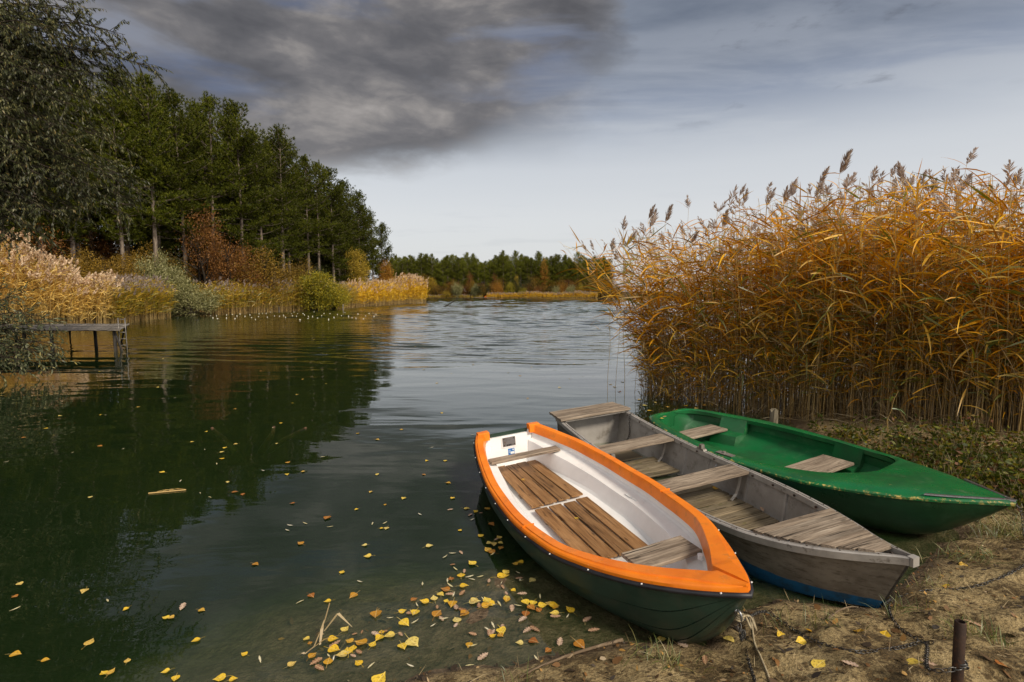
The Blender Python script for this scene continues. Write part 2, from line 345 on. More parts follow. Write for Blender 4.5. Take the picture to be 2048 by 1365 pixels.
# ------------------------------------------------------------------ water: a closed body of murky green water with a rippled surface
m_water, T = newmat('lake_water'); p = T.pos(); wx, wy, wz = T.sep(p)
r1 = T.noise(T.mapping(p, (.9, 2.6, 1), rot=(0, 0, .16)), 2.0, 1.5, .45, .35)        # wind ripples, crests across the view
r2 = T.noise(T.mapping(p, (1.2, 3.0, 1), rot=(0, 0, -.12)), 4.0, 1.5, .5, .3)
sw = T.noise(T.mapping(p, (.35, .9, 1), rot=(0, 0, .25)), 1.3, 2, .45, .5)         # slow swell in the sheltered corner
patch = T.noise(T.mapping(p, (.05, .10, 1)), 1, 3, .5)
wind = T.math('MULTIPLY', T.step(T.math('ADD', wy, T.math('MULTIPLY', wx, .10)), 11, 19), T.math('MULTIPLY', T.rng(patch, .35, .65, .6, 1.1), T.rng(T.math('ADD', wx, T.math('MULTIPLY', wy, .12)), -24, -6, .35, 1)))
calm = T.math('MULTIPLY', T.step(wy, 2.5, 7), 1.0)
h = T.math('ADD', T.math('MULTIPLY', T.math('ADD', T.math('MULTIPLY', r1, .6), T.math('MULTIPLY', r2, .25)), T.math('ADD', T.math('MULTIPLY', wind, .016), .002)), T.math('MULTIPLY', sw, T.math('ADD', T.math('MULTIPLY', calm, .016), .003)))
nrm = T.bump(h, 1.0, 1.0)
fr = T.new('ShaderNodeFresnel'); T.put(fr.inputs[0], T.math('ADD', 1.65, T.math('MULTIPLY', T.new('ShaderNodeNewGeometry').outputs['Backfacing'], -1.0439))); T.l.new(nrm, fr.inputs['Normal'])
gl = T.new('ShaderNodeBsdfGlossy'); T.put(gl.inputs[0], (1, 1, 1)); T.put(gl.inputs['Roughness'], T.math('ADD', .012, T.math('MULTIPLY', T.step(wy, 25, 80), .05))); T.l.new(nrm, gl.inputs['Normal'])
tr = T.new('ShaderNodeBsdfTransparent'); T.put(tr.inputs[0], (.93, .95, .90))
mk = T.new('ShaderNodeBsdfDiffuse'); T.put(mk.inputs[0], (.046, .096, .030))
a = T.new('ShaderNodeMixShader'); a.inputs[0].default_value = .17; T.l.new(tr.outputs[0], a.inputs[1]); T.l.new(mk.outputs[0], a.inputs[2])
b = T.new('ShaderNodeMixShader'); T.l.new(fr.outputs[0], b.inputs[0]); T.l.new(a.outputs[0], b.inputs[1]); T.l.new(gl.outputs[0], b.inputs[2])
o = out(T, b.outputs[0])
va = T.new('ShaderNodeVolumeAbsorption'); T.put(va.inputs[0], (.42, .60, .30)); va.inputs['Density'].default_value = 1.7
T.l.new(va.outputs[0], o.inputs['Volume'])
def stations(*seg):
    o = []
    for a, b_, st in seg: o += list(np.arange(a, b_, st))
    return np.array(o+[seg[-1][1]])
lx = stations((-600, -100, 100), (-100, -48, 2), (-48, 16, .21), (16, 60, 1.5), (60, 600, 90)); ly = stations((-600, 0, 100), (0, 9, .5), (9, 34, .115), (34, 62, .17), (62, 120, .36), (120, 246, .7), (246, 600, 80))
GX, GY = np.meshgrid(lx, ly); wr = np.random.default_rng(3)
def sm(x, a, b_): t = np.clip((x-a)/(b_-a), 0, 1); return t*t*(3-2*t)
HZ = np.zeros_like(GX)
for k in range(34):          # wind waves: crests across the lake, a little skewed, short ones only where the mesh carries them
    lam = [.62, .8, 1.0, 1.25, 1.6, 2.2, 3.2][k % 7]*wr.uniform(.85, 1.15); a = wr.normal(.16, .30); ph = wr.uniform(0, 6.28)
    amp = .0105*lam*np.where(lam < 1.5, 1-sm(GY, 48, 70), sm(GY, 20, 70)*1.7+.25)*(1 if lam > .7 else 1-sm(GY, 26, 36))
    HZ += amp*np.sin((GX*np.sin(a)+GY*np.cos(a))*2*PI/lam+ph+.8*np.sin(GX*.23+k))
env = sm(GY+.10*GX, 11.5, 19)*(.55+.45*np.sin(GX*.16+GY*.09+1)*np.sin(GY*.13-GX*.05))*(.42+.58*sm(GX+.12*GY, -25, -8))
HZ = .50*HZ*env*(1-sm(GY, 244, 246))*sm(GX, -60, -46)*(1-sm(GX, 14, 30)); nxl, nyl = len(lx), len(ly); I = np.arange(nxl*nyl).reshape(nyl, nxl)
Ft = np.stack([I[:-1, :-1], I[:-1, 1:], I[1:, 1:], I[1:, :-1]], -1).reshape(-1, 4); nb = nxl*nyl
rim_ = np.concatenate([I[0], I[1:, -1], I[-1, -2::-1], I[-2:0:-1, 0]]); rv = np.stack([GX.ravel()[rim_], GY.ravel()[rim_], np.full(len(rim_), -8.)], -1); lo = nb+np.arange(len(rim_)); nx_ = np.roll(np.arange(len(rim_)), -1)
Fs = np.stack([rim_, lo, lo[nx_], rim_[nx_]], -1)
me = np_mesh('lake_water', np.concatenate([np.stack([GX, GY, HZ], -1).reshape(-1, 3), rv]), [Ft, Fs, lo[::-1][None, :]], m_water, smooth=True)
link('lake_water', me, kind='structure', label='dark green lake water with floating leaves')
# ================================================================== THE THREE ROWING BOATS
m_orange = paint('orange_gelcoat', (.90, .235, .008), (.76, .17, .006), (.32, .55), 4, bump=.12, dirt=((.42, .15, .03), 9, .53, .5), speck=((.85, .50, .25), 48, .705))
m_hullg = paint('dark_green_hull', (.010, .032, .022), (.018, .042, .028), (.28, .5), 5, bump=.12, dirt=((.030, .040, .028), 9, .50, .55), speck=((.10, .11, .08), 110, .70))
m_white = paint('white_gelcoat', (.84, .83, .825), (.76, .75, .745), (.3, .45), 4, bump=.05, dirt=((.42, .38, .32), 8, .62, .4), speck=((.25, .2, .15), 70, .76))
m_rubber = paint('black_rubber', (.010, .010, .014), (.018, .018, .024), (.35, .55), 8, bump=.1)
m_rivet = paint('white_rivet', (.7, .7, .7), (.6, .6, .6), (.3, .4), 8, bump=0)
m_board = wood('brown_floor_board', [(.12, .055, .020), (.26, .135, .052), (.38, .215, .095), (.48, .30, .155)], .7, .6)
m_grey = wood('weathered_plank', [(.085, .062, .045), (.21, .165, .125), (.36, .295, .23), (.54, .465, .38)], .6, .85)
m_slat = wood('mossy_slat', [(.075, .055, .032), (.17, .135, .085), (.27, .22, .15), (.38, .32, .24)], .4, .85, moss=(.09, .085, .02))
m_alu = paint('dull_aluminium', (.30, .275, .25), (.20, .18, .155), (.42, .65), 5, .45, .2, dirt=((.085, .07, .05), 7, .50, .6), speck=((.06, .05, .035), 90, .68))
m_aluin = paint('grey_aluminium_inside', (.40, .37, .345), (.30, .275, .25), (.45, .65), 4, .25, .15, dirt=((.13, .11, .085), 6, .52, .6), speck=((.08, .07, .05), 80, .70))
m_rail = paint('pale_aluminium_rail', (.50, .47, .44), (.36, .335, .31), (.35, .55), 6, .35, .15, dirt=((.10, .08, .06), 14, .55, .8))
m_blue = paint('blue_bottom_paint', (.006, .085, .20), (.010, .055, .13), (.35, .6), 8, 0, .3, dirt=((.03, .04, .04), 10, .48, .7))
m_gtop = paint('bright_green_paint', (.005, .135, .036), (.008, .085, .026), (.18, .42), 3, bump=.14, dirt=((.085, .17, .085), 7, .54, .6), speck=((.55, .42, .12), 42, .715))
m_gedge = paint('chipped_green_edge', (.006, .130, .036), (.010, .095, .030), (.3, .6), 5, bump=.3, dirt=((.60, .42, .12), 26, .50, .9))
m_gin = paint('green_paint_inside', (.006, .118, .032), (.012, .075, .024), (.3, .5), 3, bump=.1, dirt=((.07, .17, .075), 5, .54, .45))
m_ghull = paint('deep_green_hull', (.004, .030, .011), (.006, .045, .016), (.25, .5), 4, bump=.15, dirt=((.02, .06, .03), 9, .52, .5), speck=((.35, .40, .25), 75, .745))
m_steel = paint('dull_steel', (.32, .32, .33), (.20, .19, .18), (.3, .5), 12, .85, .2, dirt=((.16, .08, .04), 20, .55, .6))
m_dark = paint('dark_bolt', (.05, .035, .028), (.09, .05, .035), (.5, .7), 20, .4)
m_blk = paint('black_print', (.02, .02, .025), (.03, .03, .035), (.5, .6), 20, bump=0)
m_stick = paint('blue_sticker', (.03, .15, .42), (.04, .19, .5), (.4, .5), 20, bump=0)
m_paper = paint('white_print', (.72, .74, .74), (.62, .64, .66), (.5, .6), 20, bump=0)

def boat(name, sx, sy, head, roll, **k):
    """local axes: x from stern to bow, y to port, z up from the water line"""
    e = empty(name, (sx, sy, 0), (0, 0, 0), **k); e.rotation_euler = (Matrix.Rotation(math.radians(head), 3, 'Z') @ Matrix.Rotation(math.atan(roll), 3, 'X')).to_euler()
    return e
def sheer(z0, zm, z1):
    A = np.array([[0, 0, 1], [.45**2, .45, 1], [1, 1, 1]]); c = np.linalg.solve(A, [z0, zm, z1]); return lambda s: float(c[0]*s*s+c[1]*s+c[2])
def hull(mb, L, bl, br, zs, zk, prof, n=60, s1=1.0):
    """outer skin: prof gives (half breadth share, height share) from keel to sheer"""
    rows = []
    for i in range(n+1):
        s = s1*(1-(1-i/n)**1.25); row = []
        for side, b in ((-1, bl), (1, br)):
            pr = [(side*b(s)*fy, zk(s)+(zs(s)-zk(s))*fz) for fy, fz in prof]
            row += (pr[::-1] if side < 0 else pr[1:])
        xo = lambda z: 0
        rows.append([(s*L, y, z) for y, z in row])
    mb.loft(rows); return rows

# ---- 1. the white and orange dinghy
L = 3.441; zs = sheer(.48, .342, .53)
bl = curve1([0, .06, .21, .36, .52, .68, .78, .87, .94, .98, 1], [.375, .455, .565, .632, .655, .610, .511, .372, .212, .09, .012])
br = curve1([0, .08, .20, .36, .48, .63, .74, .85, .93, .975, 1], [.352, .478, .610, .672, .674, .611, .522, .345, .185, .085, .012])
zk = curve1([0, .3, .6, .86, .90, 1], [-.10, -.12, -.08, .0, .03, .50])
dinghy = boat('rowing_boat', -.002, 5.66, -69.24, .082, label='white rowing boat with a broad orange rim and dark green hull', cat='rowing boat', group='rowing boats on the shore')
prof = [(0, 0)]
for a, b_, t0, t1 in ((0, 1, .0, .34), (0, 1, .34, .54), (0, 1, .54, .76), (0, 1, .76, 1.0)):     # four lapped strakes
    for q in np.linspace(0, 1, 4):
        t = t0+(t1-t0)*q; th = t*PI/2
        if q == 0 and t0 > 0: prof += [(math.sin(th)**.72-.030, 1-math.cos(th)+.004), (math.sin(th)**.72-.024, 1-math.cos(th)+.016), (math.sin(th)**.72+.026, 1-math.cos(th)+.020)]
        else: prof.append((math.sin(th)**.72+.026*(1-q)*(1 if t0 > 0 else 0), (1-math.cos(th) if t < 1 else 1.0)+(.020*(1-q) if t0 > 0 else 0)))
mb = MB(); rows = hull(mb, L, bl, br, lambda s: zs(s)-.012, zk, prof)
mb.f(*[mb.v(p) for p in rows[0]])
hull_d = mb.build('hull', m_hullg, dinghy, smooth=True, sharp=22)
W0 = .092
Wf = lambda s: W0+.075*max(0, min(1, (s-.72)/.2))**1.5
W = W0
def din(s, b, w):      # inner edge of the rim, kept square to the outline
    e = .004; k = (b(min(s+e, 1))-b(max(s-e, 0)))/((min(s+e, 1)-max(s-e, 0))*L)
    return b(s)-(w+Wf(s)-W0)*math.sqrt(1+min(k*k, 6))
def edge_rows(sgn, b, n=90):
    R_ = []
    for i in range(n+1):
        s = 1-(1-i/n)**1.3; z = zs(s); yi = max(din(s, b, W), 0.0); yo = b(s)+.004; x = s*L
        yo = max(yo, .004); c = min(1, max(0, (yo-yi)/W0)); mid = yi+(yo-yi)*.72
        pk = .010 if yi <= 0 else 0
        if s > .999: yo = .0
        pts = [(max(din(s, b, W+.012), 0), z-.055 if yi > 0 else z+.0), (yi+.004*(yi > 0), z+.022), (yi+.012*c, z+.034+pk), (mid, z+.034), (mid+.004*c, z+.026), (yo-.008*c, z+.022), (yo, z+.012), (yo, z-.018)]
        R_.append([(x, sgn*y, zz) for y, zz in pts])
    return R_
mb = MB(); eR = {sg: edge_rows(sg, b_) for sg, b_ in ((-1, bl), (1, br))}; mb.loft([eR[-1][-1], eR[1][-1]])
for sgn, b in ((-1, bl), (1, br)):
    mb.loft(eR[sgn])
    # the rim turns in along the transom for a hand's breadth and stops
    b0 = b(0); z = zs(0); ee = b0-.125; sec = lambda y, e: [(-.012+e, y, z-.05), (-.012+e, y, z+.026), (-.004+e, y, z+.034), (.062, y, z+.034), (.072, y, z+.026), (.078, y, z-.055)]
    mb.loft([[(x, sgn*y, zz) for x, y, zz in sec(yy, e)] for yy, e in ((b0, .0), (b0-.05, -.004), (ee+.015, -.012), (ee, -.006))], closed=True, cap=True)
    mb.box((.58*L, sgn*(b(.58)-W*.5), zs(.58)+.031), (.007, W*1.0, .012))
rim = mb.build('rim', m_orange, dinghy, smooth=True, sharp=35)
mb = MB()     # rubber strake under the rim, dotted with rivets
line = [(s*L, -bl(s)-.008, zs(s)-.02) for s in np.linspace(0, .992, 70)]+[(L+.012, 0, zs(1)-.02)]+[(s*L, br(s)+.008, zs(s)-.02) for s in np.linspace(.992, 0, 70)]
mb.tube(line, .0145, 8); strake = mb.build('rubbing_strake', m_rubber, dinghy, smooth=True)
mb = MB()
for sgn, b in ((-1, bl), (1, br)):
    for s in np.linspace(.04, .98, 11):
        mb.tube([(s*L, sgn*(b(s)+.015), zs(s)-.008), (s*L, sgn*(b(s)+.0235), zs(s)-.007)], .0042, 7)
mb.build('rivet', m_rivet, strake, kind='stuff')
# white liner: flange, side bench, inner wall, floor
ZF = .085
mb = MB(); rows = []
ss = list(1-(1-np.linspace(0, 1, 50))**1.2); ss = [.012+s*.955 for s in ss]
for s in ss:
    z = zs(s); row = []
    for sgn, b in ((-1, bl), (1, br)):
        yi = max(din(s, b, W+.010), 0.0); k = max(0.0, min(1, yi/.25))*(max(.38, min(1, (yi-.17)/.30)) if s < .3 else 1); fl = max(ZF+max(0, (s-.80))*.9, zk(s)+.05)
        pr = [(yi+.012*k, z-.045), (yi+.006*k, z-.105), (max(yi-.014*k, 0), z-.120), (max(yi-.120*k, 0), z-.140), (max(yi-.128*k, 0), z-.152), (max(yi-.175*k, 0), max(min(fl+.02, z-.17), zk(s)+.06)), (max(yi-.20*k, 0), max(min(fl, z-.175), zk(s)+.05)), (0, max(min(fl, z-.175), zk(s)+.05))]
        pr = [(s*L, sgn*y, zz) for y, zz in pr]
        row += pr if sgn < 0 else pr[::-1][1:]
    rows.append(row)
mb.loft(rows, flip=True)
liner = mb.build('liner', m_white, dinghy, smooth=True, sharp=24)
mb = MB(); b0l, b0r = bl(0), br(0); z0 = zs(0)     # transom with its top cut lower between the rim ends
top = [(-b0l+.02, z0), (-b0l+.115, z0), (-b0l+.135, z0-.055), (b0r-.135, z0-.055), (b0r-.115, z0), (b0r-.02, z0)]
bot = [(-b0l+.05, ZF), (-b0l+.13, ZF-.02), (-.1, ZF-.02), (.1, ZF-.02), (b0r-.13, ZF-.02), (b0r-.05, ZF)]
mb.loft([[(.045, y, z) for y, z in bot], [(.03, y, z) for y, z in top], [(.0, y, z) for y, z in top], [(-.004, y, z-.3) for y, z in top]])
transom_d = mb.build('transom', m_white, dinghy)
yc = -.02; zc = z0-.125
def tr_box(mb, y, z, w, h, t, x0=.0): mb.box((.040+x0-(z-ZF)*.035, y, z), (t, w, h), Matrix.Rotation(-.04, 3, 'Y'))
mb = MB(); tr_box(mb, yc, zc, .175, .125, .02); plate = mb.build('motor_pad', m_white, transom_d)
mb = MB(); tr_box(mb, yc, zc+.004, .15, .10, .006, .012); pl = mb.build('metal_plate', m_steel, transom_d)
mb = MB()
for sy in (-1, 1):
    for sz in (-1, 1): tr_box(mb, yc+sy*.06, zc+.004+sz*.036, .013, .013, .006, .014)
mb.build('screw', m_dark, transom_d, kind='stuff')
mb = MB()
for i, (w_, h_) in enumerate(((.012, .02), (.006, .016), (.012, .02), (.012, .016), (.005, .02))): tr_box(mb, yc-.026+i*.0135, zc-.034+.003*(i % 2), w_, h_, .004, .0155)
mb.build('plate_number', m_blk, transom_d)
mb = MB(); tr_box(mb, yc+.02, zc-.115, .078, .070, .004, .002); stk = mb.build('sticker', m_stick, transom_d)
mb = MB(); tr_box(mb, yc+.032, zc-.130, .046, .026, .003, .004); tr_box(mb, yc+.042, zc-.096, .016, .016, .003, .004)
for i in range(3): tr_box(mb, yc-.002, zc-.100-i*.012, .024, .003, .003, .004)
mb.build('sticker_print', m_paper, transom_d)
mb = MB()     # a torn label on the port bench
for x, w_ in ((1.62, .075), (1.70, .06)): mb.box((x, br(.48)-W-.075, zs(.48)-.131), (.09, w_*.7, .002), Matrix.Rotation(-.15, 3, 'X'))
mb.build('torn_label', m_paper, liner)
def boards(parent, x0, x1, ys, ws, z, dz=0, sk=0, mat=m_board, th=.018):
    mb = MB()
    for y, w_ in zip(ys, ws): mb.plank((x0+random.uniform(-.015, .015), y[0], z), (x1+random.uniform(-.015, .015), y[1], z+dz), (0, 1, 0), w_, th, 12, .003, .0012)
    return mb.build('floor_boards', mat, parent, grain=True)
wA = .117
boards(dinghy, .14, 1.215, [(-.178+i*.122, -.205+i*.137) for i in range(4)], [wA]*4, ZF+.045)
boards(dinghy, 1.30, 2.27, [(-.205+i*.137, -.225+i*.132) for i in range(4)], [wA, wA, wA*.98, wA], ZF+.045, .012)
mb = MB()     # bearers under the boards
for x in (.35, .9, 1.5, 2.05): mb.plank((x, -.26, ZF+.026), (x, .26, ZF+.026), (1, 0, 0), .05, .022, 4)
mb.build('bearer', m_grey, dinghy, grain=True, kind='stuff')
mb = MB(); mb.plank((.42, -.375, .325), (.42, .40, .325), (1, 0, 0), .125, .028, 10, .005, .002); mb.build('stern_seat', m_grey, dinghy, grain=True)
mb = MB(); mb.plank((2.70, -.20, .362), (2.70, .26, .362), (1, 0, 0), .215, .028, 10, .005, .002); mb.build('bow_seat', m_grey, dinghy, grain=True)
mb = MB(); mb.tube([(2.86, .20, .345), (2.86, .20, .375)], .018, 10); mb.build('drain_cap', m_white, liner)
ES = min(np.linspace(.9, 1, 200), key=lambda s: abs(zk(s)-.36)); EX = ES*L; mb = MB(); mb.tube([(EX-.05, 0, .375), (EX+.014, 0, .37)], .012, 8)
mb.torus_link((EX+.022, 0, .35), (0, 0, 1), (1, 0, .2), .06, .042, .006, 12, 6); mb.build('bow_eye', m_steel, hull_d, smooth=True)

# ---- 2. the grey aluminium boat
L2 = 4.084; zs2 = sheer(.43, .29, .482)
bl2 = curve1([0, .15, .30, .45, .56, .68, .78, .85, .91, .96, .99, 1], [.465, .465, .462, .468, .480, .492, .470, .405, .292, .145, .04, .018])
br2 = curve1([0, .10, .30, .47, .57, .68, .78, .86, .93, .98, 1], [.480, .500, .530, .535, .525, .470, .370, .250, .118, .04, .018])
zk2 = curve1([0, .3, .7, .92, 1], [-.06, -.08, -.04, .015, .03])
alu = boat('rowing_boat', 1.049, 6.711, -71.44, .079, label='grey aluminium rowing boat with plank seats and a blue painted bottom edge', cat='rowing boat', group='rowing boats on the shore')
rake = lambda s, z: -.20*max(0, (s-.80)/.2)**1.0*(1-(z-zk2(s))/max(1e-6, zs2(s)-zk2(s)))     # the stem slopes back to its foot
def askin(inset, z_lo, n=56, sa=0, sb=1.0, prof=((0, 0), (.45, .01), (.80, .05), (.845, .13), (.885, .30), (.93, .60), (1, 1))):
    rows = []
    for i in range(n+1):
        s = sa+(sb-sa)*(1-(1-i/n)**1.2); row = []
        for sg, b in ((-1, bl2), (1, br2)):
            pr = []
            for fy, fz in prof:
                z = zk2(s)+z_lo+(zs2(s)-zk2(s)-z_lo)*fz; y = max(b(s)*(fy if s < .9 else fy)-inset*(fy > 0), .0)
                pr.append((s*L2+rake(s, z), sg*y, z))
            row += pr[::-1] if sg < 0 else pr[1:]
        rows.append(row)
    return rows
mb = MB(); rows = askin(0, 0); mb.loft(rows); k = len(mb.F)
mb.mi = 0; mb.f(*[mb.v(p) for p in rows[0]])
for i, f in enumerate(mb.F[:-1]):
    zc_ = [mb.V[j] for j in f]; z = sum(q[2] for q in zc_)/len(zc_)
    pass
m_ahull, T = newmat('aluminium_hull'); oc = T.obj(); hx, hy, hz = T.sep(oc)
nn = T.noise(T.mapping(oc, (1, 1, 2)), 5, 6, .65); body = T.mix(T.step(nn, .35, .65), (.165, .145, .122), (.26, .235, .20))
body = T.mix(T.math('MULTIPLY', T.step(T.noise(T.mapping(oc, (1.2, 1.2, 5)), 9, 6, .7), .50, .65), .55), body, (.055, .043, .030))
blu = T.mix(T.step(T.noise(oc, 12, 6, .7), .42, .62), (.006, .095, .225), (.012, .055, .11))
lin = T.math('ADD', T.math('SUBTRACT', hz, T.math('MULTIPLY', T.math('SUBTRACT', T.noise(oc, 9, 4, .6), .5), .025)), 0)
col = T.mix(T.step(lin, .128, .120), body, blu)
out(T, principled(T, col, T.rng(nn, .3, .7, .4, .62), T.math('MULTIPLY', T.step(lin, .120, .128), .4), T.bump(T.noise(oc, 60, 3, .6), .15, .01), .45))
mb.build('hull', m_ahull, alu, smooth=True, sharp=28)
mb = MB(); rows = askin(.007, .012, sb=.985); mb.loft(rows, flip=True); mb.f(*[mb.v((p[0]+.012, p[1], p[2])) for p in rows[0]])
skin2 = mb.build('inner_skin', m_aluin, alu, smooth=True, sharp=28)
mb = MB()
for sg, b in ((-1, bl2), (1, br2)):      # gunwale extrusion: outer flange, groove, inner lip hanging down the inside
    R_ = []
    for i in range(71):
        s = 1-(1-i/70)**1.2; z = zs2(s); B = b(s); q = min(1, B/.12)
        R_.append([(s*L2, sg*y, zz) for y, zz in ((B+.010, z-.040), (B+.013, z+.006), (B+.004*q, z+.012), (B-.012*q, z+.012), (B-.014*q, z+.002), (B-.022*q, z+.002), (B-.024*q, z+.012), (max(B-.040*q, 0), z+.012), (max(B-.044*q, 0), z-.034))])
    mb.loft(R_)
mb.box((L2+.002, 0, zs2(1)-.014), (.035, .05, .055)); gw = mb.build('gunwale', m_rail, alu, smooth=True, sharp=30)
mb = MB()
for sg, b in ((-1, bl2), (1, br2)):
    for s in np.linspace(.06, .97, 15): mb.tube([(s*L2, sg*(b(s)-.047), zs2(s)-.012), (s*L2, sg*(b(s)-.056), zs2(s)-.012)], .010, 8)
    for s in np.linspace(.04, .97, 26): mb.tube([(s*L2, sg*(b(s)-.006), zs2(s)+.012), (s*L2, sg*(b(s)-.006), zs2(s)+.015)], .005, 6)
mb.build('rivet', m_dark, gw, kind='stuff')
for sg, b in ((-1, bl2), (1, br2)):      # frames up the sides, bent over onto the floor
    for s in (.235, .335, .425, .56, .68, .775):
        mb = MB(); bb = b(s)-.012; z1 = zs2(s)-.04; zb = zk2(s)
        mb.loft([[(s*L2+dx, sg*(y-t), z+u) for dx, t, u in ((-.017, 0, 0), (-.012, .014, .010), (.012, .014, .010), (.017, 0, 0))] for y, z in ((bb*.995, z1), (bb*.93, zb+.60*(z1-zb)), (bb*.875, zb+.28*(z1-zb)), (bb*.82, zb+.12*(z1-zb)), (bb*.72, zb+.05))])
        mb.build('frame', m_aluin, skin2, smooth=True, sharp=40)
mb = MB()
for i, x in enumerate((-.155, -.005, .135)): mb.plank((x+.02, -.475-.01*i, zs2(0)+.034), (x+.02, .485+.012*i, zs2(0)+.034), (1, 0, 0), (.15, .142, .125)[i], .03, 10, .005, .0025)
mb.build('stern_deck', m_grey, alu, grain=True)
mb = MB(); mb.box((.02, 0, zs2(0)-.006), (.40, .86, .012)); mb.box((-.012, 0, .17), (.012, .90, .46)); mb.build('stern_bracket', m_alu, alu)
mb = MB(); mb.plank((1.06, -.425, .305), (1.06, .475, .315), (1, 0, 0), .255, .028, 10, .005, .0025); seat_a = mb.build('aft_seat', m_grey, alu, grain=True)
mb = MB(); mb.plank((2.21, -.445, .305), (2.21, .475, .315), (1, 0, 0), .235, .030, 10, .005, .0025); seat_m = mb.build('middle_seat', m_grey, alu, grain=True)
for s, st_ in ((.26, seat_a), (.545, seat_m)):
    for sg in (-1, 1):
        mb = MB(); mb.loft([[(s*L2+.07+dx, sg*y, z) for dx in (-.016, .016)] for y, z in ((.40, .272), (.375, .18), (.345, .11), (.29, .06))])
        mb.build('seat_knee', m_rail, st_)
mb = MB(); xs = np.linspace(3.345, 3.905, 8); zb = .468
for i, x in enumerate(xs):
    s = x/L2; e = .028
    yl = bl2(s)-e; yr = br2(s)-e
    yl = max(yl, .05); yr = max(yr, .04)
    kl = (bl2(s+.005)-bl2(s-.005))/(.01*L2); kr = (br2(s+.005)-br2(s-.005))/(.01*L2)
    mb.plank((x, -yl, zs2(s)+.030), (x, yr, zs2(s)+.030), (1, 0, 0), .065, .024, 8, .003, .0015, skew0=-max(kl, -2.2)*.065, skew1=max(kr, -2.2)*.065)
deck2 = mb.build('bow_deck', m_grey, alu, grain=True)
mb = MB()
for sg, b in ((-1, bl2), (1, br2)):
    pts_ = [(s*L2, sg*(b(s)-.06), zs2(s)-.006) for s in (.815, .87, .92)]
    mb = MB(); mb.loft([[(x, y-.012, z+.012), (x, y+.012, z+.012), (x, y+.012, z-.025), (x, y-.012, z-.025)] for x, y, z in pts_], closed=True, cap=True); mb.build('deck_bearer', m_slat, deck2)
zf2 = .045
mb = MB()
for i in range(5): mb.plank((.96+i*.105, -.33, zf2), (.96+i*.105+.005, .36, zf2), (1, 0, 0), .088, .018, 8, .004, .002)
mb.build('aft_duckboard', m_slat, alu, grain=True)
mb = MB()
for i in range(9): mb.plank((1.90+i*.103, -.33-.0*i, zf2), (1.90+i*.103, .395-.008*max(0, i-5), zf2), (1, 0, 0), .086, .018, 8, .004, .002)
for y in (-.2, .25): mb.plank((1.86, y, zf2-.018), (2.78, y, zf2-.018), (0, 1, 0), .05, .02, 3)
mb.build('middle_duckboard', m_slat, alu, grain=True)
mb = MB()      # old ribbed mat under the aft seat
mb.loft([[(.62+i*.012, y, zf2+.01+.006*math.sin(i*2.1)) for y in (-.12, .0, .12, .24)] for i in range(24)]); mb.build('ribbed_mat', m_slat, alu, smooth=True)
for sg, b, s in ((-1, bl2, .345), (1, br2, .395)):     # rowlock blocks on both rails
    mb = MB(); y = sg*(b(s)-.018); z = zs2(s)+.012; x = s*L2
    mb.loft([[(x+dx, y-.022*k, zz), (x+dx, y+.022*k, zz)] for dx, zz, k in ((-.055, z, 1), (-.045, z+.018, 1), (-.022, z+.022, 1), (-.018, z+.060, .9), (.018, z+.060, .9), (.022, z+.022, 1), (.045, z+.018, 1), (.055, z, 1))])
    for k in (-.022, .022): mb.f(*[mb.v((x+dx, y+k, zz)) for dx, zz in ((-.055, z), (-.045, z+.018), (-.022, z+.022), (-.018, z+.06), (.018, z+.06), (.022, z+.022), (.045, z+.018), (.055, z))])
    mb.build('rowlock', m_alu, gw)
mb = MB()
for s in (.46,): mb.tube([(s*L2, br2(s)-.05, zs2(s)-.05), (s*L2, br2(s)-.075, zs2(s)-.075), (s*L2, br2(s)-.085, zs2(s)-.10), (s*L2, br2(s)-.07, zs2(s)-.115)], .006, 6)
mb.build('side_hook', m_steel, alu, smooth=True)

# ---- 3. the green boat
L3 = 3.457; zs3 = sheer(.429, .367, .461)
bl3 = curve1([0, .05, .13, .25, .36, .47, .57, .65, .75, .84, .91, .97, 1], [.36, .46, .545, .635, .695, .712, .705, .680, .568, .425, .262, .09, .01])
br3 = curve1([0, .05, .11, .19, .28, .37, .46, .55, .64, .76, .84, .93, 1], [.34, .455, .575, .690, .765, .783, .758, .695, .628, .497, .372, .178, .01])
zk3 = curve1([0, .4, .8, .86, .92, 1], [-.08, -.10, -.02, .04, .19, .455])
grn = boat('rowing_boat', 2.121, 6.719, -61.87, .044, label='green rowing boat with a long closed foredeck beside the reeds', cat='rowing boat', group='rowing boats on the shore')
prof = [(0, 0)]+[(math.sin(t*PI/2)**.62, 1-math.cos(t*PI/2)**1.15 if t < 1 else 1) for t in np.linspace(.06, 1, 12)]
mb = MB(); rows = hull(mb, L3, bl3, br3, lambda s: zs3(s)-.006, zk3, prof); mb.f(*[mb.v(p) for p in rows[0]]); mb.build('hull', m_ghull, grn, smooth=True, sharp=30)
